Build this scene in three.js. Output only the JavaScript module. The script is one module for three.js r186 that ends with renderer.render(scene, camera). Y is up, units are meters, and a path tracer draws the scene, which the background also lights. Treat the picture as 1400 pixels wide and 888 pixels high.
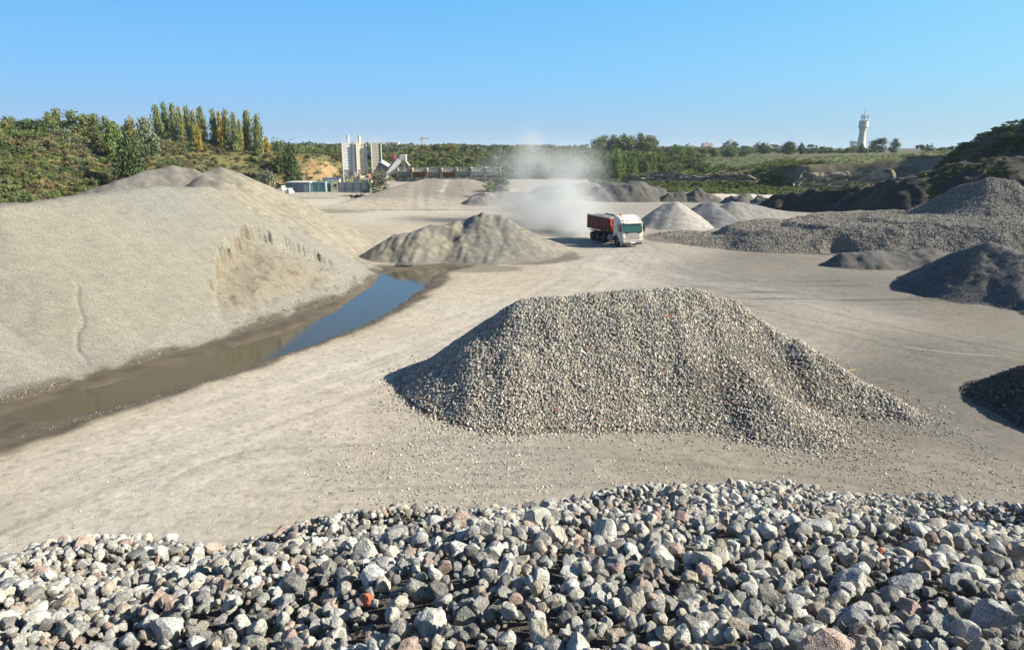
import * as THREE from 'three';
import { mergeGeometries, mergeVertices, toCreasedNormals } from 'three/addons/utils/BufferGeometryUtils.js';
import { RoundedBoxGeometry } from 'three/addons/geometries/RoundedBoxGeometry.js';

// ------------------------------------------------------------------ camera, sky, sun, exposure
const scene = new THREE.Scene();
const EYE = 10.3, PITCH = 14.4 * Math.PI / 180;
const camera = new THREE.PerspectiveCamera(50.9, 1400 / 888, 0.1, 12000);
camera.position.set(0, EYE, 0);
camera.rotation.set(-PITCH, 0, 0);
scene.add(camera);
const EXPOSURE = 2.24;
const SUN_AZ = 5 * Math.PI / 180, SUN_EL = 31 * Math.PI / 180;   // from the right, a little behind the camera
const sunDir = new THREE.Vector3(Math.cos(SUN_EL) * Math.cos(SUN_AZ), Math.sin(SUN_EL), Math.cos(SUN_EL) * Math.sin(SUN_AZ));
const renderer = new THREE.WebGLRenderer({ antialias: true });
renderer.toneMapping = THREE.LinearToneMapping;
renderer.toneMappingExposure = EXPOSURE;
renderer.shadowMap.enabled = true;
{ // clear autumn sky: pale at the horizon, deep blue overhead, a little brighter towards the sun
  const W = 512, H = 256, data = new Float32Array(W * H * 4);
  const stops = [[0, .40, .59, .78], [.03, .365, .60, .84], [.09, .262, .62, 1.0], [.2, .165, .53, 1.0], [.34, .08, .31, .76], [.6, .03, .135, .43], [1, .016, .075, .27]];
  for (let r = 0; r < H; r++) {
    const up = ((r + .5) / H - .5) * Math.PI, y = Math.sin(up);
    let c = stops[0].slice(1);
    for (let i = 0; i < stops.length - 1; i++) if (y > stops[i][0]) { const t = Math.min(1, (y - stops[i][0]) / (stops[i + 1][0] - stops[i][0])); c = [1, 2, 3].map((k) => stops[i][k] + (stops[i + 1][k] - stops[i][k]) * t); }
    for (let q = 0; q < W; q++) {
      const az = ((q + .5) / W - .5) * 2 * Math.PI, x = Math.cos(az) * Math.cos(up), z = Math.sin(az) * Math.cos(up);
      const cs = x * sunDir.x + y * sunDir.y + z * sunDir.z, near = Math.pow(Math.max(0, cs * .5 + .5), 3);
      const o = (r * W + q) * 4, g = .92 + .50 * near, w = .30 * near * near;
      data[o] = (c[0] * g + w) / EXPOSURE; data[o + 1] = (c[1] * g + w * .8) / EXPOSURE; data[o + 2] = (c[2] * (.97 + .05 * near)) / EXPOSURE; data[o + 3] = 1;
    }
  }
  const t = new THREE.DataTexture(data, W, H, THREE.RGBAFormat, THREE.FloatType);
  t.mapping = THREE.EquirectangularReflectionMapping; t.magFilter = THREE.LinearFilter; t.needsUpdate = true;
  scene.background = t; scene.environment = t;
}
const sun = new THREE.DirectionalLight(new THREE.Color().setRGB(1, .925, .79), 5);
sun.position.copy(sunDir).multiplyScalar(300).add(new THREE.Vector3(0, 0, -80));
sun.target.position.set(0, 0, -80);
sun.castShadow = true;
Object.assign(sun.shadow.camera, { left: -200, right: 200, top: 160, bottom: -160, near: 1, far: 800 });
sun.shadow.mapSize.set(4096, 4096); sun.shadow.bias = -0.0005;
scene.add(sun, sun.target);

// ------------------------------------------------------------------ helpers
function rng(seed) { let s = seed | 0; return () => { s = (s + 0x6d2b79f5) | 0; let t = Math.imul(s ^ (s >>> 15), 1 | s); t = (t + Math.imul(t ^ (t >>> 7), 61 | t)) ^ t; return ((t ^ (t >>> 14)) >>> 0) / 4294967296; }; }
const clamp = (x, a = 0, b = 1) => Math.min(b, Math.max(a, x)), lerp = (a, b, t) => a + (b - a) * t;
const ss = (a, b, x) => { const t = clamp((x - a) / (b - a)); return t * t * (3 - 2 * t); };
const mix3 = (a, b, t) => [lerp(a[0], b[0], t), lerp(a[1], b[1], t), lerp(a[2], b[2], t)];
const gauss = (R) => Math.sqrt(-2 * Math.log(1 - R() * .9999)) * Math.cos(6.2832 * R());
function hash(ix, iy, s = 0) { let h = Math.imul(ix, 374761393) ^ Math.imul(iy, 668265263) ^ Math.imul(s + 7, 974634777); h = Math.imul(h ^ (h >>> 13), 1274126177); h ^= h >>> 16; return (h >>> 0) / 4294967296; }
function noise(x, y, s = 0, per = 0) {
  const ix = Math.floor(x), iy = Math.floor(y), fx = x - ix, fy = y - iy, u = fx * fx * (3 - 2 * fx), v = fy * fy * (3 - 2 * fy);
  const w = per ? (n) => ((n % per) + per) % per : (n) => n;
  const a = hash(w(ix), w(iy), s), b = hash(w(ix + 1), w(iy), s), c = hash(w(ix), w(iy + 1), s), d = hash(w(ix + 1), w(iy + 1), s);
  return lerp(lerp(a, b, u), lerp(c, d, u), v) * 2 - 1;
}
function fbm(x, y, oct = 4, s = 0, per = 0) { let a = .5, t = 0, n = 0; for (let i = 0; i < oct; i++) { t += a * noise(x, y, s + i, per); n += a; a *= .5; x *= 2; y *= 2; per *= 2; } return t / n; }
const V = (x, d, h) => new THREE.Vector3(x, h, -d);
const rgb = (a) => new THREE.Color().setRGB(a[0], a[1], a[2]);
const used = new Map();
function numbered(n) { const k = used.get(n) ?? 0; used.set(n, k + 1); return k ? n + '_' + String(k).padStart(3, '0') : n; }
function shade(o) { o.traverse((m) => { if (m.isMesh) { m.castShadow = true; m.receiveShadow = true; } }); return o; }
function thing(name, label, category, pos = [0, 0, 0], turn = 0, group) {
  const o = new THREE.Group(); o.name = numbered(name); o.position.set(...pos); o.rotation.y = turn;
  o.userData = { label, category }; if (group) o.userData.group = group;
  scene.add(o); return o;
}
function part(name, geo, m, parent, label) {
  const g = Array.isArray(geo) ? merge(geo) : geo, o = new THREE.Mesh(g, m); o.name = name; parent.add(o); o.castShadow = o.receiveShadow = true;
  if (label) o.userData.label = label;
  return o;
}
function tag(o, name, label, category, group) { o.name = numbered(name); o.userData = { label, category }; if (group) o.userData.group = group; shade(o); scene.add(o); return o; }
function setting(o, name, kind = 'structure', label) { o.name = name; o.userData.kind = kind; if (label) o.userData.label = label; shade(o); scene.add(o); return o; }
function dup(src, label, group) { const c = src.clone(); c.name = numbered(src.name.replace(/_\d{3}$/, '')); c.userData = { ...src.userData, label: label ?? src.userData.label }; if (group) c.userData.group = group; scene.add(c); return c; }
function merge(list) { return mergeGeometries(list.map((g) => { const q = g.index ? g.toNonIndexed() : g; for (const k of Object.keys(q.attributes)) if (!['position', 'normal', 'uv'].includes(k)) q.deleteAttribute(k); return q; })); }
function bx(w, h, d, x = 0, y = 0, z = 0, rx = 0, ry = 0, rz = 0, bev = 0) {
  const g = bev ? new RoundedBoxGeometry(w, h, d, 1, bev) : new THREE.BoxGeometry(w, h, d);
  g.rotateX(rx); g.rotateY(ry); g.rotateZ(rz); g.translate(x, y, z); return g;
}
function cyl(r0, r1, h, x = 0, y = 0, z = 0, n = 12, rx = 0, rz = 0) { const g = new THREE.CylinderGeometry(r1, r0, h, n); g.rotateX(rx); g.rotateZ(rz); g.translate(x, y, z); return g; }
function bar(a, b, w, w2 = w) { // square bar from a to b
  const A = new THREE.Vector3(...a), B = new THREE.Vector3(...b), g = new THREE.BoxGeometry(w, A.distanceTo(B), w2);
  g.applyQuaternion(new THREE.Quaternion().setFromUnitVectors(new THREE.Vector3(0, 1, 0), B.clone().sub(A).normalize())); g.translate((A.x + B.x) / 2, (A.y + B.y) / 2, (A.z + B.z) / 2); return g;
}
const ORD = ['first', 'second', 'third', 'fourth', 'fifth', 'sixth', 'seventh', 'eighth', 'ninth', 'tenth', 'eleventh', 'twelfth', 'thirteenth', 'fourteenth', 'fifteenth', 'sixteenth', 'seventeenth', 'eighteenth', 'nineteenth', 'twentieth', 'twenty-first', 'twenty-second', 'twenty-third', 'twenty-fourth', 'twenty-fifth', 'twenty-sixth'];

// ------------------------------------------------------------------ textures (tileable, computed)
function dataTex(n, fn, srgb) {
  const a = new Uint8Array(n * n * 4);
  for (let y = 0; y < n; y++) for (let x = 0; x < n; x++) { const c = fn(x, y), o = (y * n + x) * 4; for (let k = 0; k < 3; k++) a[o + k] = 255 * clamp(c[k]); a[o + 3] = 255; }
  const t = new THREE.DataTexture(a, n, n); t.wrapS = t.wrapT = THREE.RepeatWrapping; t.magFilter = THREE.LinearFilter; t.minFilter = THREE.LinearMipmapLinearFilter;
  if (srgb) t.colorSpace = THREE.SRGBColorSpace; t.needsUpdate = true; return t;
}
const rep = (t, r) => { const c = t.clone(); c.repeat.set(r, r); c.needsUpdate = true; return c; };
function voronoi(n, cells, seed) { // per pixel: nearest cell's value, distance, second distance (tileable)
  const px = new Float32Array(cells * cells), py = px.slice(), val = px.slice(), R = rng(seed);
  for (let i = 0; i < px.length; i++) { px[i] = R(); py[i] = R(); val[i] = R(); }
  return (x, y) => {
    const cx = x / n * cells, cy = y / n * cells, ix = Math.floor(cx), iy = Math.floor(cy); let d1 = 9, d2 = 9, v = 0;
    for (let j = -1; j <= 1; j++) for (let i = -1; i <= 1; i++) { const q = ((iy + j + cells) % cells) * cells + (ix + i + cells) % cells, dx = ix + i + px[q] - cx, dy = iy + j + py[q] - cy, d = Math.sqrt(dx * dx + dy * dy); if (d < d1) { d2 = d1; d1 = d; v = val[q]; } else if (d < d2) d2 = d; }
    return [v, d1, d2];
  };
}
const vo1 = voronoi(1024, 90, 3), vo2 = voronoi(1024, 210, 5);
const gravelH = new Float32Array(1024 * 1024);
const gravelTex = dataTex(1024, (x, y) => { // grey pebbles, mean near one half in linear
  const a = vo1(x, y), b = vo2(x, y), big = a[0] > .55, v = big ? a : b, e = v[2] - v[1];
  gravelH[y * 1024 + x] = clamp((big ? .6 : .25) * ss(0, .5, e) + .4 * ss(0, .5, b[2] - b[1]));
  const s = .62 + .34 * (v[0] * (big ? 1.6 : 1) % 1) + .06 * fbm(x / 64, y / 64, 3, 9, 16), w = hash(Math.floor(v[0] * 9999), 3);
  return [s * (1 + .05 * (w - .4)), s, s * (1 - .05 * (w - .3))];
}, true);
const gravelBump = dataTex(1024, (x, y) => { const h = gravelH[y * 1024 + x]; return [h, h, h]; });
const grainTex = dataTex(1024, (x, y) => { const f = fbm(x / 8, y / 8, 3, 21, 128), q = hash(x, y, 3), p = fbm(x / 128, y / 128, 4, 31, 8), s = .77 + .15 * f + .24 * (q - .5) + .13 * p; return [s, s * .995, s * .985]; }, true);
const grainBump = dataTex(1024, (x, y) => { const s = .5 + .3 * fbm(x / 16, y / 16, 4, 41, 64) + .25 * fbm(x / 128, y / 128, 3, 45, 8); return [s, s, s]; });
const rockTex = dataTex(512, (x, y) => { // broken concrete: specks of aggregate, stains
  const f = fbm(x / 64, y / 64, 5, 51, 8), q = fbm(x / 8, y / 8, 2, 57, 64), sp = q > .42 ? .2 : q < -.42 ? -.3 : 0, s = .76 + .22 * f + sp * .8 + .10 * (hash(x, y, 5) - .5);
  return [s, s * .99, s * (.965 + .02 * f)];
}, true);
const rockBump = dataTex(512, (x, y) => { const s = .5 + .35 * fbm(x / 32, y / 32, 5, 61, 16) + .15 * fbm(x / 6, y / 6, 2, 63, 0); return [s, s, s]; });
const dirtTex = dataTex(512, (x, y) => { const s = .93 + .2 * fbm(x / 64, y / 64, 5, 71, 8) - .25 * ss(.1, .6, fbm(x / 32, y / 128, 4, 75, 0)); return [s, s * .98, s * .95]; }, true);

const std = (color, rough = .9, o = {}) => new THREE.MeshStandardMaterial({ color: Array.isArray(color) ? rgb(color) : color, roughness: rough, ...o });
const vcol = (map, bump, bumpScale, o = {}) => new THREE.MeshStandardMaterial({ vertexColors: true, map, bumpMap: bump, bumpScale, roughness: 1, ...o });
const heapGravel = vcol(gravelTex, gravelBump, .03), heapSand = vcol(grainTex, grainBump, .035), heapFine = vcol(gravelTex, gravelBump, .010);

// ------------------------------------------------------------------ the lie of the land
// the pit's foot line, with height of the bank, how far it takes to rise, and the slope of the land beyond: [x, d, H, run, slope]
const PIT = [[-64, -60, 11, 30, 0], [-63, 60, 12, 32, 0], [-61, 100, 12.2, 34, 0], [-63, 140, 12.2, 32, 0], [-66, 185, 11.5, 30, 0], [-50, 205, 9.6, 13, .004], [-47, 232, 8.6, 13, .004], [-30, 246, 7.4, 34, .006], [20, 252, 7.6, 40, .006],
  [52, 238, 6, 34, .008], [38, 205, 4.4, 20, .021], [54, 192, 4.8, 24, .023], [64, 185, 5.2, 20, .024], [71, 183.2, 5.7, 12, .024], [77, 182.2, 6.3, 3, .024], [90, 180, 7, 3, .022], [96, 174, 9.5, 8, .008], [88, 152, 15.4, 15, 0], [80, 130, 16.3, 19, 0], [77, 108, 16.3, 19, 0], [80, 80, 15, 20, 0], [86, 20, 13, 22, 0], [86, -60, 12, 22, 0]];
function pit(x, d) { // signed: outside > 0
  if (x > -57 && x < 71 && d > -50 && d < 157) return [-5, 0, 1, 0];   // well inside
  let best = 1e9, H = 0, run = 1, sl = 0, inside = false;
  for (let i = 0, j = PIT.length - 1; i < PIT.length; j = i++) {
    const a = PIT[j], b = PIT[i];
    if ((a[1] > d) !== (b[1] > d) && x < (b[0] - a[0]) * (d - a[1]) / (b[1] - a[1]) + a[0]) inside = !inside;
    const ex = b[0] - a[0], ed = b[1] - a[1], t = clamp(((x - a[0]) * ex + (d - a[1]) * ed) / (ex * ex + ed * ed)), dd = Math.hypot(x - a[0] - t * ex, d - a[1] - t * ed);
    if (dd < best) { best = dd; H = lerp(a[2], b[2], t); run = lerp(a[3], b[3], t); sl = lerp(a[4], b[4], t); }
  }
  return [inside ? -best : best, H, run, sl];
}
const CH = [[-25, 20.5, 2.5, .03], [-20.2, 24.6, 2.5, .09], [-17.5, 28.4, 2.2, .19], [-14.2, 33.6, 1.95, .34], [-11.7, 38.4, 1.85, .40], [-9.9, 44, 2.0, .42], [-9.1, 52, 2.5, .42], [-8.8, 57.5, 2.6, .40], [-6.8, 60.6, 1.6, .30], [-4.5, 61.8, .8, .2]];
function channel(x, d) { // [distance / half width, depth, side]
  let best = 9, dep = 0, side = 0;
  for (let i = 0; i < CH.length - 1; i++) {
    const a = CH[i], b = CH[i + 1], ex = b[0] - a[0], ed = b[1] - a[1], t = clamp(((x - a[0]) * ex + (d - a[1]) * ed) / (ex * ex + ed * ed)), qx = x - a[0] - t * ex, qd = d - a[1] - t * ed;
    const k = Math.hypot(qx, qd) / lerp(a[2], b[2], t); if (k < best) { best = k; dep = lerp(a[3], b[3], t); side = Math.sign(qx * ed - qd * ex); }
  }
  return [best, dep, side];
}
function land(x, d) {
  const [s, H, run, sl] = pit(x, d);
  let h = 0;
  if (s > 0) {
    const wob = s + fbm(x * .05, d * .05, 3, 5) * Math.min(3, run * .35) * ss(0, run, s + .3);
    const t = clamp(wob / run), steep = run < 8;
    h = H * (steep ? ss(0, 1, t) : t * t * (3 - 2 * t) * .6 + t * .4) + sl * Math.min(700, Math.max(0, s - run)) + fbm(x * .04, d * .04, 4, 8) * .7 * ss(0, 12, s) * (s > 200 ? 1.5 : 1);
    h += (run < 8 ? .35 : .15) * fbm(x * .6, d * .6, 3, 12) * ss(0, 3, s);
  }
  return h;
}
function ground(x, d) {
  let h = land(x, d);
  if (x > -60 && x < 80 && d > 8 && d < 180) {
    h += .06 * fbm(x * .12, d * .12, 3, 17) + (d < 110 ? .018 * fbm(x * .9, d * .9, 2, 19) : 0);
    if (x < 0 && d < 66) { const [k, dep] = channel(x, d), j = k + .12 * fbm(x * .8, d * .8, 3, 23) + .06 * fbm(x * 2.5, d * 2.5, 2, 24); h -= dep * (1 - ss(.35, 1.15, j)); }
    // ruts left by loaders in front of the dark heap and in the yard
    if (x > 12 && d > 40 && d < 105) h += .07 * noise(x * .22 + 5, d * 1.5, 29) * ss(12, 20, x) * (1 - ss(32, 40, x)) * ss(40, 46, d);
    if (d > 75 && d < 100 && x > 12 && x < 34) h += .10 * noise(x * .5 - d * .3, d * .9, 33);
  }
  return h;
}
// albedo of the pit floor from hand-placed readings
const READ = [[-15, 26, .365], [-8, 24, .365], [-10, 30, .37], [-3, 40, .365], [0, 50, .36], [5, 60, .34], [-12, 21, .35], [0, 20.5, .25], [-4, 21, .28], [-5.8, 19.4, .31], [-2, 23.2, .29], [2, 22, .245], [6, 20, .235], [12, 20, .20], [18, 30, .115], [16, 26, .125], [14.5, 36, .25], [20, 42, .24], [26, 34, .145], [22, 33, .125], [28, 46, .145], [28, 54, .13], [20, 60, .165], [24, 66, .14], [12, 68, .31], [16, 72, .28], [5, 85, .33], [-6, 95, .34], [25, 80, .155],
  [-15, 110, .35], [-30, 140, .36], [0, 110, .29], [20, 120, .22], [38, 112, .24], [-40, 90, .33], [-6, 78, .33], [34, 130, .22], [50, 168, .5], [42, 172, .45], [10, 140, .26], [50, 60, .18], [60, 110, .15]];
const ROADS = [[[11, 85], [12.5, 75], [8, 60], [3, 47], [-3, 36], [-9, 27], [-14, 20], [-20, 10]], [[12.5, 76], [14, 60], [18, 46], [24, 36], [33, 26]], [[-22, 150], [-12, 118], [4, 98], [11, 85]], [[32, 49], [24, 49], [16, 52], [10, 62]], [[-8, 19.5], [3, 20.6], [10, 19], [17, 15]]];
function along(p, x, d) { let best = 1e9, s0 = 0, S = 0, side = 1; for (let i = 0; i < p.length - 1; i++) { const a = p[i], b = p[i + 1], ex = b[0] - a[0], ed = b[1] - a[1], L = Math.hypot(ex, ed), t = clamp(((x - a[0]) * ex + (d - a[1]) * ed) / (L * L)), qx = x - a[0] - t * ex, qd = d - a[1] - t * ed, q = Math.hypot(qx, qd); if (q < best) { best = q; S = s0 + t * L; side = Math.sign(qx * ed - qd * ex) || 1; } s0 += L; } return [best * side, S]; }
const TONE = new Float32Array(161 * 201);   // the readings spread over a grid of one metre
for (let j = 0; j <= 200; j++) for (let i = 0; i <= 160; i++) { let w = 0, v = 0; for (const r of READ) { const q = (i - 70 - r[0]) ** 2 + (j - r[1]) ** 2, k = 1 / (q * Math.sqrt(q) + 3); w += k; v += k * r[2]; } TONE[j * 161 + i] = .98 * v / w; }
function floorColor(x, d) {
  const gx = clamp(x + 70, 0, 159.99), gd = clamp(d, 0, 199.99), ix = Math.floor(gx), id = Math.floor(gd), o = id * 161 + ix, v = lerp(lerp(TONE[o], TONE[o + 1], gx - ix), lerp(TONE[o + 161], TONE[o + 162], gx - ix), gd - id);
  const tone = fbm(x * .09, d * .09, 4, 101), grain = fbm(x * 1.3, d * 1.3, 4, 107), fine = hash(Math.floor(x * 18), Math.floor(d * 15), 9) - .5;
  let c = mix3([v * 1.11, v * .965, v * .73], [v * 1.06, v * .965, v * .82], clamp(.45 + tone * .9 + ss(4, 22, x) * .35 - ss(10, -10, x) * .15));
  let m = 1 + .16 * tone + .13 * grain + .24 * fine;
  for (const p of ROADS) { const [t, s] = along(p, x, d), k = 1 - ss(2.2, 5.5, Math.abs(t)); if (k > 0) { for (const o of [-3.4, -1.5, -.9, .6, 1.3, 2.9]) { const q = Math.abs(t - o - .7 * noise(s * .07, o * 3, 117)); if (q < .2) m *= 1 - .20 * k * (1 - q / .2) * clamp(.45 + 1.2 * noise(s * .12, o * 5, 119)); } m *= 1 + k * (.10 * noise(t * 1.4 + 3 * fbm(s * .05, 1, 2, 3), s * .05, 111) + .06 * noise(t * 4.2 + 2 * fbm(s * .07, 3, 2, 4), s * .12, 113)); c = mix3(c, [v * 1.06, v * .98, v * .85], .25 * k); } }
  const stone = noise(x * 6, d * 6, 121); if (stone > .55) m *= 1.15; else if (stone < -.55) m *= .80;
  c = c.map((q) => q * m);
  if (x < 2 && d < 70) { // wet mud along the water
    const [k, , side] = channel(x, d), j = k + .30 * fbm(x * .5, d * .5, 4, 131), wet = 1 - ss(side > 0 ? 1.15 : 1.6, side > 0 ? 1.5 : 2.7, j), damp = 1 - ss(1.1, 2.0, j + .2 * grain);
    c = mix3(c, c.map((q, i) => q * [.80, .76, .70][i]), damp * .7); c = mix3(c, [.085 * (1 + .5 * grain), .067 * (1 + .5 * grain), .045 * (1 + .5 * grain)], wet);
    const q = Math.hypot((x + 3) / 5, (d - 60.8) / 2.2) + .3 * fbm(x * .5, d * .5, 3, 133); c = mix3(c, [.13, .115, .075], .75 * (1 - ss(.7, 1.15, q)));
  }
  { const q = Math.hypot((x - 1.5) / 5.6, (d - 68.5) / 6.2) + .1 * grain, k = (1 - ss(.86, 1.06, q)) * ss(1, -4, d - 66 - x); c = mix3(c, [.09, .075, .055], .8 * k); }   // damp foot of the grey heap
  { const f = ss(12, 18, x) * (1 - ss(28, 33, x)) * ss(42, 46, d) * (1 - ss(52, 58, d)), r = noise(x * .16, d * 2.1, 141); if (f > 0) c = c.map((q) => q * (1 - f * .5 * ss(.15, .7, r))); }
  { const [t, s] = along([[17.2, 38.6], [19.5, 36.3], [23, 34.2], [25.5, 33.5]], x, d), k = (1 - ss(.05, .22, Math.abs(t))) * ss(0, 1, s) * clamp(.5 + 1.2 * noise(s * 2, 1, 145)); c = mix3(c, [.36, .34, .26], .4 * k); }
  { const q = Math.hypot((x + 31) / 7, (d - 118) / 3) + .3 * grain; c = mix3(c, [.13, .12, .10], .7 * (1 - ss(.6, 1.1, q))); const q2 = Math.hypot((x + 46) / 9, (d - 152) / 4) + .3 * grain; c = mix3(c, [.15, .14, .12], .55 * (1 - ss(.6, 1.1, q2))); }
  { const k = Math.exp(-(((d - 103) / 2.2) ** 2)) * ss(-8, 4, x) * (1 - ss(24, 40, x)) * clamp(.6 + noise(x * .2, d, 151)); c = mix3(c, [.14, .13, .115], .6 * k); }
  return c.map((q) => clamp(q, .02, .6));
}
function landColor(x, d, h, slope) {
  const [s] = pit(x, d);
  if (s <= .4) return floorColor(x, d);
  const n = fbm(x * .03, d * .03, 4, 161), g = fbm(x * .25, d * .25, 3, 165);
  let c = mix3([.075, .085, .03], [.15, .125, .045], clamp(.45 + n * 1.2 + g * .5));
  if (x > 20 && d > 190) { const b = noise(x * .004 + 3, d * .02, 171); c = mix3(c, mix3([.085, .135, .026], [.16, .125, .042], clamp(.4 + b * .7 + n)), .9); if (d > 300) c = mix3(c, mix3([.085, .12, .03], [.14, .125, .045], clamp(.5 + b)), .5); }
  if (d > 262 && x < 60) { const b = noise(x * .006 + 7, d * .015, 173); c = mix3(c, b > .1 ? [.26, .18, .075] : b < -.25 ? [.17, .115, .05] : [.085, .095, .035], .75); }
  if (x < -30 && x > -66 && d > 185 && d < 240) c = mix3(c, [.30, .20, .10], ss(-.1, .4, g + .5 * n) * ss(1, 5, s) * (1 - ss(8, 12, s)));   // bare sandy scarp
  if (x < -40) c = mix3(c, [.20, .125, .05], .5 * ss(.1, .5, g + n) );
  if (slope > .8 && x > 73) c = mix3(c, mix3([.24, .205, .15], [.12, .105, .075], clamp(.5 + .9 * noise(x * .3 + d * .2, h * 2.2, 177))), ss(.75, 1.2, slope));
  if (x > 66 && d > 60 && d < 168) c = mix3(c, slope > .6 ? [.05, .042, .03] : [.035, .037, .018], .9);
  const far = x > 20 && d > 165 ? lerp(.9, .55, ss(210, 300, d)) : 1; return c.map((q) => q * far * (1 + .25 * g));
}

// ------------------------------------------------------------------ ground: one sheet to the horizon
{
  const line = (parts) => { const a = []; for (const [f, t, st] of parts) for (let v = f; v < t - 1e-6; v += st) a.push(v); a.push(parts[parts.length - 1][1]); return a; };
  const geo = (from, to, first, r) => { const a = []; let v = from, st = first; while (v < to) { a.push(v); v += st; st *= r; } a.push(to); return a; };
  const xs = [...geo(150, 4000, 8, 1.16).map((v) => -v).reverse(), ...line([[-148, -50, 1.6], [-49.9, -28, .8], [-27.6, 0, .3], [.35, 34, .42], [34.6, 60, .7], [60.9, 150, 1.2]]).slice(0, -1), ...geo(150, 4000, 8, 1.16)];
  const ds = [...geo(62, 1500, 20, 1.3).map((v) => -v).reverse(), ...line([[-60, 8, 6], [9, 66, .34], [66.4, 120, .55], [120.8, 165, .9], [166, 270, 1.1]]).slice(0, -1), ...geo(272, 6000, 2, 1.055)];
  const nx = xs.length, nd = ds.length, pos = new Float32Array(nx * nd * 3), uv = new Float32Array(nx * nd * 2), uv1 = uv.slice(), col = new Float32Array(nx * nd * 3);
  const X0 = -48, XW = 110, D0 = 10, DW = 142;
  for (let j = 0; j < nd; j++) for (let i = 0; i < nx; i++) { const o = j * nx + i, x = xs[i], d = ds[j]; pos[o * 3] = x; pos[o * 3 + 1] = ground(x, d); pos[o * 3 + 2] = -d; uv[o * 2] = (x - X0) / XW; uv[o * 2 + 1] = (d - D0) / DW; uv1[o * 2] = x / 5; uv1[o * 2 + 1] = d / 5; }
  for (let j = 0; j < nd; j++) for (let i = 0; i < nx; i++) {
    const o = j * nx + i, i0 = Math.max(0, i - 1), i1 = Math.min(nx - 1, i + 1), j0 = Math.max(0, j - 1), j1 = Math.min(nd - 1, j + 1), hx = (pos[(j * nx + i1) * 3 + 1] - pos[(j * nx + i0) * 3 + 1]) / (xs[i1] - xs[i0]), hd = (pos[(j1 * nx + i) * 3 + 1] - pos[(j0 * nx + i) * 3 + 1]) / (ds[j1] - ds[j0]);
    col.set(landColor(xs[i], ds[j], pos[o * 3 + 1], Math.hypot(hx, hd)), o * 3);
  }
  const A = [], B = [];
  for (let j = 0; j < nd - 1; j++) for (let i = 0; i < nx - 1; i++) { const o = j * nx + i, inMap = xs[i] >= X0 && xs[i + 1] <= X0 + XW && ds[j] >= D0 && ds[j + 1] <= D0 + DW; (inMap ? A : B).push(o, o + 1, o + nx, o + 1, o + nx + 1, o + nx); }
  const g = new THREE.BufferGeometry();
  g.setAttribute('position', new THREE.BufferAttribute(pos, 3)); g.setAttribute('uv', new THREE.BufferAttribute(uv, 2)); g.setAttribute('uv1', new THREE.BufferAttribute(uv1, 2)); g.setAttribute('color', new THREE.BufferAttribute(col, 3));
  g.setIndex([...[]].concat(Array.from(A)).concat(Array.from(B))); g.addGroup(0, A.length, 0); g.addGroup(A.length, B.length, 1); g.computeVertexNormals();
  const N = 2048, px = new Uint8Array(N * N * 4), enc = (l) => 255 * (l <= .0031308 ? l * 12.92 : 1.055 * Math.pow(l, 1 / 2.4) - .055);
  for (let y = 0; y < N; y++) for (let x = 0; x < N; x++) { const c = floorColor(X0 + (x + .5) / N * XW, D0 + (y + .5) / N * DW), o = (y * N + x) * 4; px[o] = enc(c[0]); px[o + 1] = enc(c[1]); px[o + 2] = enc(c[2]); px[o + 3] = 255; }
  const floorMap = new THREE.DataTexture(px, N, N); floorMap.colorSpace = THREE.SRGBColorSpace; floorMap.magFilter = THREE.LinearFilter; floorMap.needsUpdate = true;
  const bump1 = gravelBump.clone(); bump1.channel = 1; bump1.needsUpdate = true; const grain1 = grainTex.clone(); grain1.channel = 1; grain1.needsUpdate = true;
  const mA = new THREE.MeshStandardMaterial({ map: floorMap, bumpMap: bump1, bumpScale: .009, roughness: 1 });
  const mB = new THREE.MeshStandardMaterial({ vertexColors: true, map: grain1, roughness: 1, color: rgb([1.6, 1.6, 1.6]) });
  setting(new THREE.Mesh(g, [mA, mB]), 'ground');
  // standing water in the channel
  const wp = [], wi = [];
  for (let i = 1; i < CH.length; i++) { const a = CH[i - 1], b = CH[i], p = CH[Math.min(CH.length - 1, i + 1)]; const tx = p[0] - a[0], td = p[1] - a[1], L = Math.hypot(tx, td), w = b[2] * 1.25; wp.push(b[0] - td / L * w, -.11, -(b[1] + tx / L * w), b[0] + td / L * w, -.11, -(b[1] - tx / L * w)); }
  for (let i = 0; i < CH.length - 2; i++) wi.push(i * 2, i * 2 + 1, i * 2 + 2, i * 2 + 1, i * 2 + 3, i * 2 + 2);
  const wg = new THREE.BufferGeometry(); wg.setAttribute('position', new THREE.Float32BufferAttribute(wp, 3)); wg.setAttribute('uv', new THREE.Float32BufferAttribute(wp.flatMap((v, i) => (i % 3 ? [] : [v / 2, wp[i + 2] / 2])), 2)); wg.setIndex(wi); wg.computeVertexNormals();
  setting(new THREE.Mesh(wg, new THREE.MeshPhysicalMaterial({ color: rgb([.055, .048, .026]), roughness: .03, ior: 1.36, bumpMap: rep(grainBump, .5), bumpScale: .002, side: THREE.DoubleSide })), 'water');
}

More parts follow.
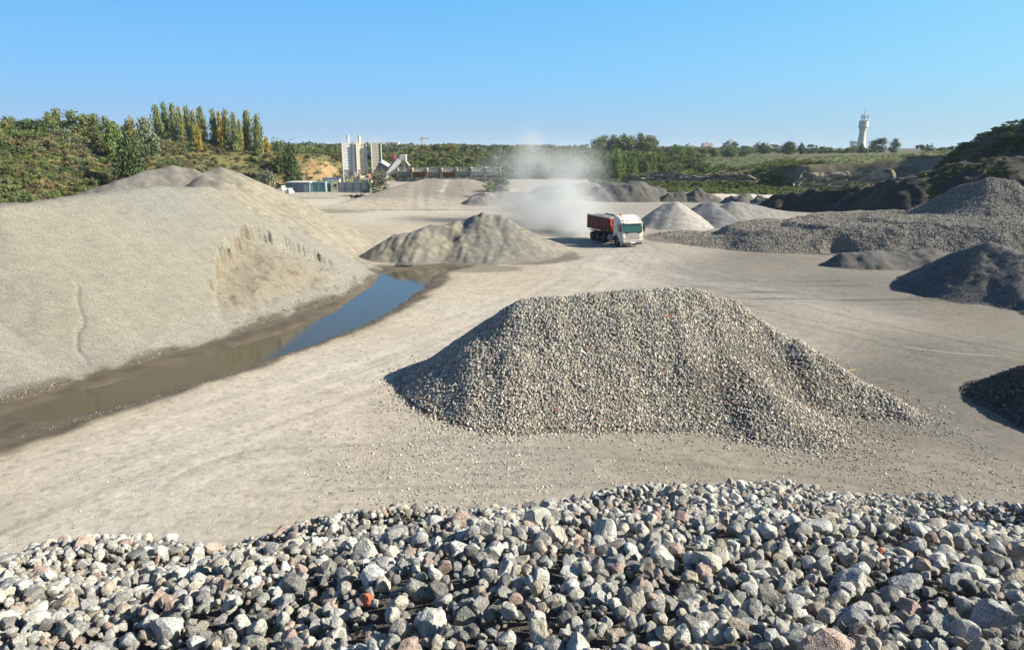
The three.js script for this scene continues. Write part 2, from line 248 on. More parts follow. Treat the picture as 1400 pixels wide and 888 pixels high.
// ------------------------------------------------------------------ heaps: loose material at its angle of repose
const smax = (a, b, k) => { const h = clamp(.5 + .5 * (a - b) / k); return lerp(b, a, h) + k * h * (1 - h); };
function heapFn(o) {
  const { ridges, slope = .66, rough = .18, warp = .8, k = .35, toe = .14, seed = 1, scale = .35, extra } = o;
  return (x, d) => {
    const wx = x + warp * fbm(x * .16, d * .16, 3, seed), wd = d + warp * fbm(x * .16 + 40, d * .16, 3, seed + 5);
    let v = -9;
    for (const r of ridges) {
      const sl = r.slope ?? slope, r0 = r.r0 ?? 0; let m = -9;
      for (let i = 0; i < Math.max(1, r.p.length - 1); i++) {
        const a = r.p[i], b = r.p[Math.min(i + 1, r.p.length - 1)], ex = b[0] - a[0], ed = b[1] - a[1], L = ex * ex + ed * ed;
        const dd0 = L ? clamp(((wx - a[0]) * ex + (wd - a[1]) * ed) / L) : 0, q = Math.hypot(wx - a[0] - dd0 * ex, wd - a[1] - dd0 * ed), f = Math.max(0, q - r0);
        m = Math.max(m, lerp(a[2], b[2], dd0) - sl * (Math.sqrt(f * f + .12) - .34));
      }
      v = v < -8 ? m : smax(v, m, k);
    }
    if (v < -2.5) return -1;
    const up = clamp(v * .8, 0, 1);
    v += up * rough * (fbm(x * scale, d * scale, 4, seed + 11) + .35 * fbm(x * scale * 5, d * scale * 5, 2, seed + 17));
    if (extra) v += extra(x, d, v);
    const e = v / toe; return (e > 20 ? v : toe * Math.log(1 + Math.exp(e))) - .075;
  };
}
function heapGeo(o, fn, res) {
  let x0 = 1e9, x1 = -1e9, d0 = 1e9, d1 = -1e9;
  for (const r of o.ridges) for (const p of r.p) { const reach = p[2] / (r.slope ?? o.slope ?? .66) + (r.r0 ?? 0) + 2.2; x0 = Math.min(x0, p[0] - reach); x1 = Math.max(x1, p[0] + reach); d0 = Math.min(d0, p[1] - reach); d1 = Math.max(d1, p[1] + reach); }
  if (o.clip) [x0, x1, d0, d1] = [Math.max(x0, o.clip[0]), Math.min(x1, o.clip[1]), Math.max(d0, o.clip[2]), Math.min(d1, o.clip[3])];
  const nx = Math.ceil((x1 - x0) / res) + 1, nd = Math.ceil((d1 - d0) / res) + 1, pos = new Float32Array(nx * nd * 3), uv = new Float32Array(nx * nd * 2), col = new Float32Array(nx * nd * 3), rel = new Float32Array(nx * nd), idx = [], tile = o.tile ?? 5;
  const cx = (x0 + x1) / 2, cd = (d0 + d1) / 2;
  for (let j = 0; j < nd; j++) for (let i = 0; i < nx; i++) { const q = j * nx + i, x = x0 + i * res, d = d0 + j * res, h = fn(x, d); rel[q] = h; const y = (o.base ? o.base(x, d) : ground(x, d)) + h; pos[q * 3] = x - cx; pos[q * 3 + 1] = y; pos[q * 3 + 2] = -d + cd; uv[q * 2] = x / tile; uv[q * 2 + 1] = (d + y * .6) / tile; col.set(o.color(x, d, y), q * 3); }
  for (let j = 0; j < nd - 1; j++) for (let i = 0; i < nx - 1; i++) { const q = j * nx + i; if (Math.max(rel[q], rel[q + 1], rel[q + nx], rel[q + nx + 1]) > -.045) idx.push(q, q + 1, q + nx, q + 1, q + nx + 1, q + nx); }
  const g = new THREE.BufferGeometry(); g.setAttribute('position', new THREE.BufferAttribute(pos, 3)); g.setAttribute('uv', new THREE.BufferAttribute(uv, 2)); g.setAttribute('color', new THREE.BufferAttribute(col, 3)); g.setIndex(idx); g.computeVertexNormals();
  return [g, cx, cd];
}
function heap(o) {
  const fn = heapFn(o), [g, cx, cd] = heapGeo(o, fn, o.res ?? .25);
  const root = thing(o.name ?? 'gravel_heap', o.label, o.category ?? 'heap', [cx, 0, -cd], 0, o.group);
  part('surface', g, o.mat ?? heapSand, root);
  root.userData.fn = undefined; return { root, fn, cx, cd, at: (x, d) => ground(x, d) + fn(x, d) };
}
const tint = (base, vary = .12, s = 3, other, f = .5) => (x, d) => { const n = fbm(x * .22, d * .22, 4, s), m = fbm(x * 1.4, d * 1.4, 3, s + 4), c = other ? mix3(base, other, clamp(f + n * 1.5)) : base; return c.map((q) => q * 1.55 * (1 + vary * (n + m))); };

// stones: a ball cut by random planes, then roughened
function rockGeo(seed, detail, cuts = 9, jag = .08, flat = 1) {
  const R = rng(seed), g = mergeVertices(new THREE.IcosahedronGeometry(1, detail).deleteAttribute('normal').deleteAttribute('uv')), p = g.attributes.position, v = new THREE.Vector3(), pl = [];
  for (let i = 0; i < cuts; i++) pl.push([new THREE.Vector3(gauss(R), gauss(R), gauss(R)).normalize(), .5 + .32 * R()]);
  const sx = .8 + .5 * R(), sy = (.62 + .3 * R()) * flat, sz = .75 + .35 * R();
  for (let i = 0; i < p.count; i++) {
    v.fromBufferAttribute(p, i); let r = 1;
    for (const [n, k] of pl) { const q = v.dot(n); if (q * r > k) r = k / q; }
    r *= 1 + jag * (fbm(v.x * 2.3 + v.z + seed, v.y * 2.3 - v.z * .7, 3, seed) + .5 * fbm(v.x * 7 + seed, v.y * 7 + v.z * 5, 2, seed + 3));
    p.setXYZ(i, v.x * r * sx, v.y * r * sy, v.z * r * sz);
  }
  const c = toCreasedNormals(g, .62), q = c.attributes.position, nn = c.attributes.normal, uv = new Float32Array(q.count * 2);
  for (let i = 0; i < q.count; i += 3) { // box mapping per face, so the grain keeps its size
    const a = [0, 0, 0]; for (let k = 0; k < 3; k++) { a[0] += Math.abs(nn.getX(i + k)); a[1] += Math.abs(nn.getY(i + k)); a[2] += Math.abs(nn.getZ(i + k)); }
    const ax = a.indexOf(Math.max(...a));
    for (let k = 0; k < 3; k++) { const X = q.getX(i + k), Y = q.getY(i + k), Z = q.getZ(i + k), o = (i + k) * 2; uv[o] = (ax === 0 ? Z : X) * .45 + seed * .37; uv[o + 1] = (ax === 1 ? Z : Y) * .45 + seed * .21; }
  }
  c.setAttribute('uv', new THREE.BufferAttribute(uv, 2)); return c;
}
const pebbles = [1, 2, 3, 4].map((i) => rockGeo(100 + i, 0, 6, .12));
const pebbleMat = new THREE.MeshStandardMaterial({ roughness: 1, map: rockTex, color: rgb([1.55, 1.55, 1.55]) });
const M4 = new THREE.Matrix4(), Q = new THREE.Quaternion(), E = new THREE.Euler(), S3 = new THREE.Vector3();
function scatter(list, geos, mat, parent, name, ox = 0, od = 0) { // list of [x, y, d, r, colour]
  geos.forEach((geo, k) => {
    const mine = list.filter((_, i) => i % geos.length === k), im = new THREE.InstancedMesh(geo, mat, mine.length), R = rng(900 + k);
    mine.forEach((s, i) => { M4.compose(new THREE.Vector3(s[0] - ox, s[1], -s[2] + od), Q.setFromEuler(E.set(R() * 6.3, R() * 6.3, R() * 6.3)), S3.setScalar(s[3])); im.setMatrixAt(i, M4); im.setColorAt(i, rgb(s[4])); });
    im.name = name; im.userData.kind = 'stuff'; im.castShadow = im.receiveShadow = true; parent.add(im);
  });
}
const GREYS = [.20, .24, .28, .17, .27, .33, .22, .40].map((v) => [v * 1.03, v * .965, v * .845]);
function stoneColor(R, dark = 1) { const q = R(); if (q > .9975) return [.40 * dark, .12 * dark, .06 * dark]; if (q > .985) return [.30 * dark, .23 * dark, .17 * dark]; const f = dark * (.75 + .5 * R()); return GREYS[Math.floor(R() * GREYS.length)].map((c) => c * f); }
const R0 = rng(4242);
function gravelOn(h, box, n, r0, r1, seed, dark, min = .02, keep) {
  const R = rng(seed), a = []; let tries = 0;
  while (a.length < n && tries++ < n * 6) { const x = lerp(box[0], box[1], R()), d = lerp(box[2], box[3], R()), v = h.fn(x, d); if (v < min || (keep && R() > keep(x, d, v))) continue; const r = r0 * Math.pow(r1 / r0, Math.pow(R(), 1.7)); a.push([x, ground(x, d) + v + r * .12, d, r, stoneColor(R, dark)]); }
  scatter(a, pebbles, pebbleMat, h.root, 'gravel', h.cx, h.cd);
}

// the two great sand-and-gravel heaps at left
const polyD = (P, x, d) => { let best = 1e9, ins = false; for (let i = 0, j = P.length - 1; i < P.length; j = i++) { const a = P[j], b = P[i]; if ((a[1] > d) !== (b[1] > d) && x < (b[0] - a[0]) * (d - a[1]) / (b[1] - a[1]) + a[0]) ins = !ins; const ex = b[0] - a[0], ed = b[1] - a[1], t = clamp(((x - a[0]) * ex + (d - a[1]) * ed) / (ex * ex + ed * ed)); best = Math.min(best, Math.hypot(x - a[0] - t * ex, d - a[1] - t * ed)); } return ins ? best : -best; };
const SLUMP = [[-18.5, 41.0], [-19.4, 45.2], [-19.6, 48.8], [-17.3, 51.6], [-15.2, 53.2], [-12.6, 54], [-11.4, 51.3], [-13.6, 44.1], [-15.4, 40], [-17.2, 38.2]];
const CRACK = [[-23.4, 35.8], [-21.9, 33.4], [-21.0, 31.8], [-19.9, 30.9]];
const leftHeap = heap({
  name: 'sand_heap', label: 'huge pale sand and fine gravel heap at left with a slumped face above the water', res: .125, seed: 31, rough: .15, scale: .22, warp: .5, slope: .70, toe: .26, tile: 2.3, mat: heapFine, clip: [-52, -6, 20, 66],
  ridges: [{ p: [[-46, 24, 6.6], [-35, 32, 6.95], [-28.6, 38, 7.3], [-26.6, 43, 7.65], [-24.7, 48.5, 8.0], [-23.2, 52, 7.7], [-18.3, 55.6, 4.2], [-13.4, 59.6, .7]], r0: .3 }, { p: [[-45, 42, 6.2], [-33, 48, 6.7], [-28, 54, 7.4]] }, { p: [[-28, 34.5, 4.6], [-25.2, 30, 2.7]], slope: .62 }],
  extra: (x, d, v) => {
    if (v < .05) return 0;
    let e = 0;
    if (x > -20 && d > 36) { const q = polyD(SLUMP, x, d) + .55 * fbm(x * .9, d * .9, 3, 7) + .15 * fbm(x * 4, d * 4, 2, 8); if (q > 0) { const top = ss(.4, 3.6, v); e -= (.16 + .62 * top) * ss(0, .16, q) * (1 - .7 * ss(.5, 3.4, q)); e += ss(.2, .8, q) * .13 * fbm(x * 1.6, d * 1.6, 3, 9) + .10 * Math.max(0, noise(x * 2.2, d * 2.2, 15) - .35) * ss(.3, 1, q); } }
    const [t, s] = along(CRACK, x + .45 * fbm(d * 1.3, 1, 4, 3), d); e -= .10 * (1 - ss(.02, .15, Math.abs(t))) * ss(0, .8, s) * clamp(v);
    if (v > .3 && x > -34) e += .028 * noise((x * .306 + d * .952) * 1.1 + .5 * fbm(x * .5, d * .5, 2, 44), (x - d * .3) * .12, 43) * (1 - ss(3.5, 6, v)) + .018 * noise((x * .306 + d * .952) * 3.2, x * .3, 46);   // runnels
    e -= .10 * ss(.3, .75, fbm(x * .55, d * .55, 3, 47)) * (1 - ss(1, 2.5, v));
    return e;
  },
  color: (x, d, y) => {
    const n = fbm(x * .13, d * .13, 4, 53), m = fbm(x * .9, d * .9, 3, 57);
    let c = mix3([.238, .228, .190], [.22, .216, .197], clamp(.5 + n * 1.8));
    c = mix3(c, [.245, .235, .208], .7 * ss(.05, .5, fbm(x * .35 + 3, d * .1, 3, 59)) * ss(-18, -25, x));
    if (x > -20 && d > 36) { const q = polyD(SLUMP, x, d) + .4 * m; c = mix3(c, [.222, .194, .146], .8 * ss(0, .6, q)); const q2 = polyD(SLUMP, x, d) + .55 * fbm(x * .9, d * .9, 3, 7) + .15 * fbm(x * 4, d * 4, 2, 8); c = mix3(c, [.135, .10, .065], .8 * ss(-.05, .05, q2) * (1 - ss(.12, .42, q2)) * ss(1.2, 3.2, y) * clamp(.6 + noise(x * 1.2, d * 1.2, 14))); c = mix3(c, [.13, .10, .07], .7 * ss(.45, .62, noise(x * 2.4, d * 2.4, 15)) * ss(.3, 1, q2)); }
    { const k = ss(-20.5, -18, x - (d - 50) * .6) * ss(48, 51, d); c = mix3(c, [.24, .23, .20], .7 * k); }
    c = mix3(c, [.085, .066, .044], .9 * (1 - ss(.02, .16, y + .35 * fbm(x * .7, d * .7, 3, 60) - .12))); c = mix3(c, [.245, .24, .22], .6 * (1 - ss(.3, 1.5, y + .3 * m)) * ss(.1, .4, y));
    c = mix3(c, [.20, .19, .17], .6 * ss(-31, -36, x) * ss(5, 6.5, y));
    return c.map((q) => q * 1.5 * (1 + .09 * m));
  },
});
gravelOn(leftHeap, [-34, -8, 26, 62], 26000, .014, .042, 71, 1.0, .04, (x, d, v) => (v < .5 ? 1 : x > -20 && polyD(SLUMP, x, d) > 0 ? .5 : .35));
{ // clods that broke away with the slumped face
  const R = rng(515), a = []; while (a.length < 110) { const x = lerp(-20, -11, R()), d = lerp(38, 54, R()), q = polyD(SLUMP, x, d), v = leftHeap.fn(x, d); if (q < .3 || v < .1 || R() > .35 + .65 * ss(3, 0, q)) continue; const r = .03 + .12 * R() * R() * R(); a.push([x, ground(x, d) + v + r * .2, d, r, R() < .6 ? [.10, .082, .056] : [.15, .13, .10]]); }
  scatter(a, pebbles, pebbleMat, leftHeap.root, 'clods', leftHeap.cx, leftHeap.cd);
}
const backHeap = heap({
  name: 'sand_heap', label: 'second large sand heap with twin grey peaks, behind the huge pale heap at left', res: .25, seed: 37, rough: .3, scale: .25, warp: 1.1, slope: .66, toe: .2, tile: 4, mat: heapSand,
  ridges: [{ p: [[-52, 58, 5.2], [-41, 60, 5.9], [-37.8, 62, 7.0], [-36.2, 63, 7.75], [-34, 65, 8.6], [-31.9, 66, 9.0], [-30.4, 66.6, 8.7]] }, { p: [[-31.5, 67, 7.6], [-28.6, 69.5, 8.7], [-27.4, 70.5, 8.2], [-25, 77, 5.6], [-24.5, 82, 4.2]] }, { p: [[-28, 63, 8.0], [-26.3, 62.5, 7.7]] }],
  color: (x, d, y) => { const n = fbm(x * .2, d * .2, 4, 63), m = fbm(x, d, 3, 67); const g = clamp(ss(-26.5, -29, x) * ss(4.2, 6, y) + .3 * n); return mix3([.25, .228, .18], [.175, .165, .148], g).map((q) => q * 1.5 * (1 + .1 * m)); },
});
heap({
  name: 'sand_heap', label: 'lumpy grey sand heap in the middle distance beside the end of the water', res: .14, seed: 83, rough: .20, scale: .5, warp: .8, slope: .62, tile: 4, mat: heapSand,
  ridges: [{ p: [[-11.4, 68, 2.1], [-8.8, 68.4, 3.0], [-6.4, 69.5, 3.1]], r0: .5 }, { p: [[-5.5, 70, 3.4], [-3.4, 69.8, 4.15], [-1.6, 70, 3.8], [.3, 70.8, 2.6]] }, { p: [[-2.5, 75, 3.6], [1, 76, 2.2]] }],
  extra: (x, d, v) => (v > .2 ? -.5 * (1 - ss(.5, 1.4, Math.hypot((x + 7.2) / 1.7, (d - 67.4) / .9))) + .07 * noise((x + .25 * d) * 1.3, d * .10, 87) + .07 * noise((x - .2 * d) * 2.6, d * .3, 88) : 0),
  color: (x, d, y) => { const n = fbm(x * .35, d * .35, 4, 85), m = fbm(x * 1.6, d * 1.6, 3, 86); return mix3(mix3([.20, .19, .165], [.255, .235, .18], clamp((x < -5 ? .5 : .12) + n * 1.6)), [.16, .155, .145], ss(-5, -2, x) * .4).map((q) => q * 1.45 * (1 + .16 * m)); },
});
const centre = heap({
  name: 'gravel_heap', label: 'broad heap of crushed concrete stones in the middle, before the truck', res: .14, seed: 91, rough: .16, scale: .4, warp: .6, slope: .72, tile: 3.2, mat: heapGravel,
  ridges: [{ p: [[.5, 29.6, 3.85], [3.1, 29.8, 4.1], [6.0, 30.2, 4.4], [8.4, 30.4, 4.25], [10.0, 30.2, 3.7], [12.2, 28.7, 2.4], [14.4, 26.9, 1.05], [15.6, 25.9, .5]] }, { p: [[9.0, 27.4, 2.0], [9.9, 25.2, 1.1], [10.6, 23.7, .45]], slope: .48 }],
  extra: (x, d, v) => (v > .1 ? .10 * noise(x * 1.1, d * .15, 95) : 0), color: tint([.20, .182, .15], .2, 97, [.15, .138, .118], .4),
});
gravelOn(centre, [-6, 17, 21, 33], 92000, .028, .088, 99, 1.4, -.05, (x, d, v) => (v > .12 ? (Math.hypot((x - 10.5) / 3.6, (d - 24.5) / 3.4) < 1 && R0() > .35 ? .12 : 1) : .35));
{ // the ragged skirt of stones that rolled off the heap
  const R = rng(1717), a = []; let t = 0; while (a.length < 5200 && t++ < 200000) { const x = lerp(-6.5, 17.5, R()), d = lerp(20.5, 33, R()), v = centre.fn(x, d); if (v < -.06 || v > .35) continue; const l = .9 * Math.abs(gauss(R)), an = R() * 6.283, X = x + l * Math.cos(an), D = d + l * Math.sin(an), w = Math.max(0, centre.fn(X, D)), r = .014 + .05 * Math.pow(R(), 2); a.push([X, ground(X, D) + w + r * .25, D, r, stoneColor(R, 1.4)]); }
  scatter(a, pebbles, pebbleMat, centre.root, 'gravel', centre.cx, centre.cd);
}
const benchHeap = heap({
  name: 'gravel_heap', label: 'large brown-grey gravel heap at right with a pointed top and a low bench in front', res: .26, seed: 103, rough: .3, scale: .3, warp: 1.2, slope: .64, tile: 5, mat: heapGravel,
  ridges: [{ p: [[49.5, 85, 3.6], [53.4, 83, 6.2], [55.6, 81.8, 7.25], [57.2, 80.6, 6.9], [59.4, 79, 5.5], [64, 74, 4.0]] }, { p: [[31, 78, 1.9], [38, 77, 2.5], [46, 75, 3.0], [56, 71, 3.2], [66, 66, 3.2]], r0: 6.2 }, { p: [[21, 82, .6], [26, 79, 1.0]], r0: 3, slope: .3 }, { p: [[40, 88, 2.3], [47, 88, 2.8]], r0: 2 }],
  extra: (x, d, v) => (v > .2 ? -1.2 * (1 - ss(.3, 1, Math.hypot((x - 33.2) / 1.9, (d - 68.2) / 3))) : 0), color: tint([.215, .20, .175], .2, 105, [.165, .153, .135], .4),
});
gravelOn(benchHeap, [18, 62, 62, 88], 70000, .04, .115, 107, 1.02, .0);
const ashHeap = heap({
  name: 'ash_heap', label: 'dark grey ash heap at right whose scooped left face lies in shadow', category: 'heap', res: .16, seed: 113, rough: .22, scale: .5, warp: .6, slope: .66, tile: 4, mat: heapSand,
  ridges: [{ p: [[33.8, 54.8, 1.5], [34.2, 52.2, 2.7], [35.2, 49.8, 3.75], [36.6, 47.4, 3.2], [37.2, 45.2, 2.6], [36.2, 43.2, 1.6], [34.0, 42.4, .7]], slope: .70 }, { p: [[36.6, 48, 3.2], [41, 48, 2.4]] }],
  color: tint([.118, .114, .106], .2, 115, [.145, .138, .126], .3),
});
heap({
  name: 'ash_heap', label: 'low dark ash bank lying along the foot of the gravel bench at right', res: .2, seed: 117, rough: .25, scale: .5, warp: .7, slope: .7, tile: 4, mat: heapSand,
  ridges: [{ p: [[30.8, 62.6, 1.25], [34, 61.8, 1.5], [38, 61, 1.6], [43, 60, 1.7]] }], extra: (x, d, v) => (v > .15 ? .22 * noise(x * 1.0, d * .2, 119) : 0), color: tint([.115, .11, .102], .2, 121),
});
gravelOn(ashHeap, [30, 40, 40, 58], 7000, .015, .06, 131, .55, .0);
const brHeap = heap({
  name: 'rubble_heap', label: 'nearly black rubble heap cut by the right edge, its near side in shade', res: .14, seed: 123, rough: .2, scale: .6, warp: .6, slope: .66, tile: 3, mat: heapGravel,
  ridges: [{ p: [[22.2, 27.0, 1.8], [23.0, 24.6, 2.3], [23.8, 22, 2.4], [26.5, 18, 2.3]] }], color: tint([.075, .072, .068], .2, 125),
});
gravelOn(brHeap, [16, 24, 16, 29], 9000, .03, .11, 127, .42, -.03);
heap({ name: 'sand_heap', label: 'small near-white sand heap with a sharp ridge, right of the truck', res: .2, seed: 131, rough: .12, warp: .5, slope: .68, tile: 4, ridges: [{ p: [[21.4, 96, 3.0], [22.6, 95.3, 3.4], [22.9, 94, 2.7]] }], color: tint([.33, .315, .29], .06, 133) });
heap({ name: 'sand_heap', label: 'small slate-grey sand heap squeezed between the white heap and the wide one', res: .2, seed: 137, rough: .2, warp: .6, slope: .66, tile: 4, ridges: [{ p: [[27.2, 98, 3.1], [28.4, 97.4, 3.1], [29, 96, 2.3]] }], color: tint([.15, .155, .165], .1, 139) });
heap({ name: 'sand_heap', label: 'wide light grey sand heap trailing off to the right behind the gravel bench', res: .25, seed: 141, rough: .15, warp: .6, slope: .6, tile: 4, ridges: [{ p: [[31.4, 99.4, 3.3], [34.4, 100.4, 2.8], [38.5, 102, 1.9], [44, 104, 1.0]] }], color: tint([.225, .215, .195], .08, 143, [.17, .17, .168], .35) });
heap({ name: 'spoil_heap', label: 'long dark furrowed heap behind the truck at the far side of the yard', res: .3, seed: 147, rough: .5, scale: .4, warp: 1.6, slope: .75, tile: 5, ridges: [{ p: [[19.4, 147, 2.8], [22, 146, 3.4], [26, 145.5, 3.6], [29.6, 146, 2.7]], r0: 1 }], extra: (x, d, v) => (v > .2 ? .35 * noise(x * .7 + d * .25, .5, 149) : 0), color: tint([.10, .097, .09], .2, 151, [.15, .14, .125], .3) });
heap({ name: 'spoil_heap', label: 'low black spoil heap just right of the long furrowed one', res: .3, seed: 153, rough: .7, scale: .5, warp: 1.6, slope: .8, tile: 5, ridges: [{ p: [[32.6, 143, 2.0], [35, 142.4, 2.2]] }, { p: [[38, 141.4, 2.5], [40.5, 141, 1.7]] }], color: tint([.085, .083, .08], .25, 155, [.15, .14, .12], .25) });
heap({ name: 'spoil_heap', label: 'row of dark broken lumps before the pale track, right of the small heaps', res: .25, seed: 157, rough: .9, scale: .6, warp: 1.5, slope: .8, tile: 5, ridges: [{ p: [[42.5, 137, 1.2], [45.5, 136, 1.9]] }, { p: [[48, 134, 1.5], [52, 130, 1.2], [56, 127, 1.0]] }], color: tint([.12, .115, .105], .3, 159) });
heap({ name: 'gravel_heap', label: 'grey gravel heap half hidden in the dust behind the truck', res: .35, seed: 161, rough: .3, warp: 1.4, slope: .6, tile: 5, ridges: [{ p: [[7, 153, 2.4], [12, 152, 3.2], [18, 151, 3.3]], r0: 1 }], color: tint([.20, .19, .17], .12, 163) });
heap({ name: 'gravel_heap', label: 'small dark-topped gravel heap at the foot of the ramp, left of the dust', res: .25, seed: 167, rough: .35, scale: .5, warp: 1.2, slope: .58, tile: 4, ridges: [{ p: [[-7, 134, 1.4], [-5.2, 135, 2.3], [-2, 137, 2.4], [2, 140, 2.0]], r0: .5 }], color: tint([.165, .157, .143], .15, 169, [.24, .225, .2], .4) });
const mound = heap({
  name: 'overgrown_mound', label: 'long dark weed-topped spoil mound in shade beyond the right gravel heap', category: 'mound', res: .4, seed: 171, rough: .6, scale: .3, warp: 2.5, slope: 1.05, tile: 5,
  ridges: [{ p: [[50, 125, 2.6], [54, 122, 3.6], [60, 119, 4.5], [70, 116, 4.8], [78, 116, 4.8]], r0: 2.4 }], color: (x, d, y) => tint(y > 3.6 ? [.07, .072, .03] : [.035, .033, .026], .3, 173)(x, d),
});
const bank = heap({
  name: 'overgrown_mound', label: 'tall black spoil bank with green patches at the right edge, before the hill', category: 'mound', res: .4, seed: 175, rough: 1.0, scale: .3, warp: 2, slope: .72, tile: 5,
  ridges: [{ p: [[57, 108, 4.6], [61, 103, 7.4], [66, 99, 8.7], [71, 95, 9.3], [82, 88, 9.6]], r0: 1 }], color: (x, d, y) => { const n = fbm(x * .3, d * .3, 3, 177); return tint(n > .22 ? [.06, .062, .025] : [.042, .04, .037], .3, 179)(x, d); },
});
// the gravel ramp up to the bins
const rampFn = (x, d) => { const t = clamp((d - 131 - .12 * (x + 16)) / 36), top = 3.75 * (t * .75 + .25 * ss(0, 1, t)), sl = x + 33 + .06 * (170 - d), sr = 1.5 - x + .02 * (170 - d); const v = -smax(-top, smax(-sl * .34, smax(-sr * .34, -(186 - d) * .6, .6), .6), .6) + .12 * fbm(x * .3, d * .3, 4, 183) + .06 * noise((x + d * .12) * .9, d * .05, 185); return (v > 5 ? v : .5 * Math.log(1 + Math.exp(Math.min(60, v / .5)))) - .3; };
{
  const [g, cx, cd] = heapGeo({ ridges: [{ p: [[-36, 128, 3], [8, 186, 3]] }], tile: 5, color: (x, d) => { const n = fbm(x * .2 + d * .03, d * .06, 4, 187), w = Math.exp(-(((x + 15.2 + .03 * (d - 150)) / .9) ** 2)) * ss(140, 150, d) * clamp(.4 + noise(x, d * .3, 188)); return mix3(mix3(mix3([.27, .24, .19], [.215, .195, .162], clamp(.5 + n * 1.6)), [.42, .42, .40], .7 * w), floorColor(x, d), 1 - ss(.05, 1.2, rampFn(x, d))).map((q) => q * 1.65); } }, rampFn, .4);
  const o = new THREE.Mesh(g, heapSand); o.position.set(cx, 0, -cd); setting(o, 'ramp');
}
// rock faces of the terraces at right: broken strata
function rockFace(name, label, path, h, seed, lean) {
  const L = []; let tot = 0; for (let i = 0; i < path.length - 1; i++) { const q = Math.hypot(path[i + 1][0] - path[i][0], path[i + 1][1] - path[i][1]); L.push(q); tot += q; }
  const nu = Math.ceil(tot / .32), nv = 22, pos = [], col = [], uv = [], idx = [];
  for (let i = 0; i <= nu; i++) {
    let s = tot * i / nu, k = 0; while (k < L.length - 1 && s > L[k]) s -= L[k++]; const t = s / L[k], a = path[k], b = path[k + 1], tx = (b[0] - a[0]) / L[k], td = (b[1] - a[1]) / L[k], S = tot * i / nu, ends = ss(0, 3, S) * ss(0, 3, tot - S);
    const H = h * (.85 + .2 * noise(S * .15, 2, seed)) * lerp(.35, 1, ends);
    for (let j = 0; j <= nv; j++) {
      const f = j / nv, y = f * H, ledge = .5 * Math.floor(f * 6 + .6 * noise(S * .2, f * 3, seed + 1)) / 6, out = 1.1 * fbm(S * .35, f * 4, 4, seed + 2) + .5 * fbm(S * 1.6, f * 14, 2, seed + 6), back = lean * (f * .7 + ledge) - out * (.3 + .7 * Math.sin(Math.PI * f)), x = lerp(a[0], b[0], t) + td * back * -1, d = lerp(a[1], b[1], t) + tx * back;
      const over = j === nv ? 1.6 : 0; pos.push(x - td * over, lerp(a[2], b[2], t) + y - over * .2, -(d + tx * over)); uv.push(S / 5, y / 5);
      const n = noise(S * .25, f * 9, seed + 8), m = fbm(S * .8, f * 6, 3, seed + 9); let c = mix3([.46, .40, .29], [.17, .145, .10], clamp(.45 + .7 * n + .8 * m)); if (f > .93 || m > .5) c = mix3(c, [.09, .09, .035], .75); col.push(...c.map((q) => q * 1.3));
    }
  }
  for (let i = 0; i < nu; i++) for (let j = 0; j < nv; j++) { const o = i * (nv + 1) + j; idx.push(o, o + nv + 1, o + 1, o + 1, o + nv + 1, o + nv + 2); }
  const g = new THREE.BufferGeometry(); g.setAttribute('position', new THREE.Float32BufferAttribute(pos, 3)); g.setAttribute('uv', new THREE.Float32BufferAttribute(uv, 2)); g.setAttribute('color', new THREE.Float32BufferAttribute(col, 3)); g.setIndex(idx); g.computeVertexNormals();
  setting(new THREE.Mesh(g, new THREE.MeshStandardMaterial({ vertexColors: true, map: grainTex, bumpMap: grainBump, bumpScale: .08, roughness: 1, side: THREE.DoubleSide })), name, 'structure', label);
}
rockFace('cliff', 'pale broken rock cliff under the field at right, partly in shade', [[74, 183, .4], [79, 182.2, 0], [85, 180.4, 0], [91, 178.4, 0], [96.5, 173, .3]], 6.6, 241, 1.2);
rockFace('rock_ledge', 'low dark rock ledge along the terraced slope at right', [[31, 196, 1.6], [40, 193, 2.0], [50, 186.5, 2.2], [58, 184, 2.4], [64, 181, 2.2]], 2.6, 251, 1.0);

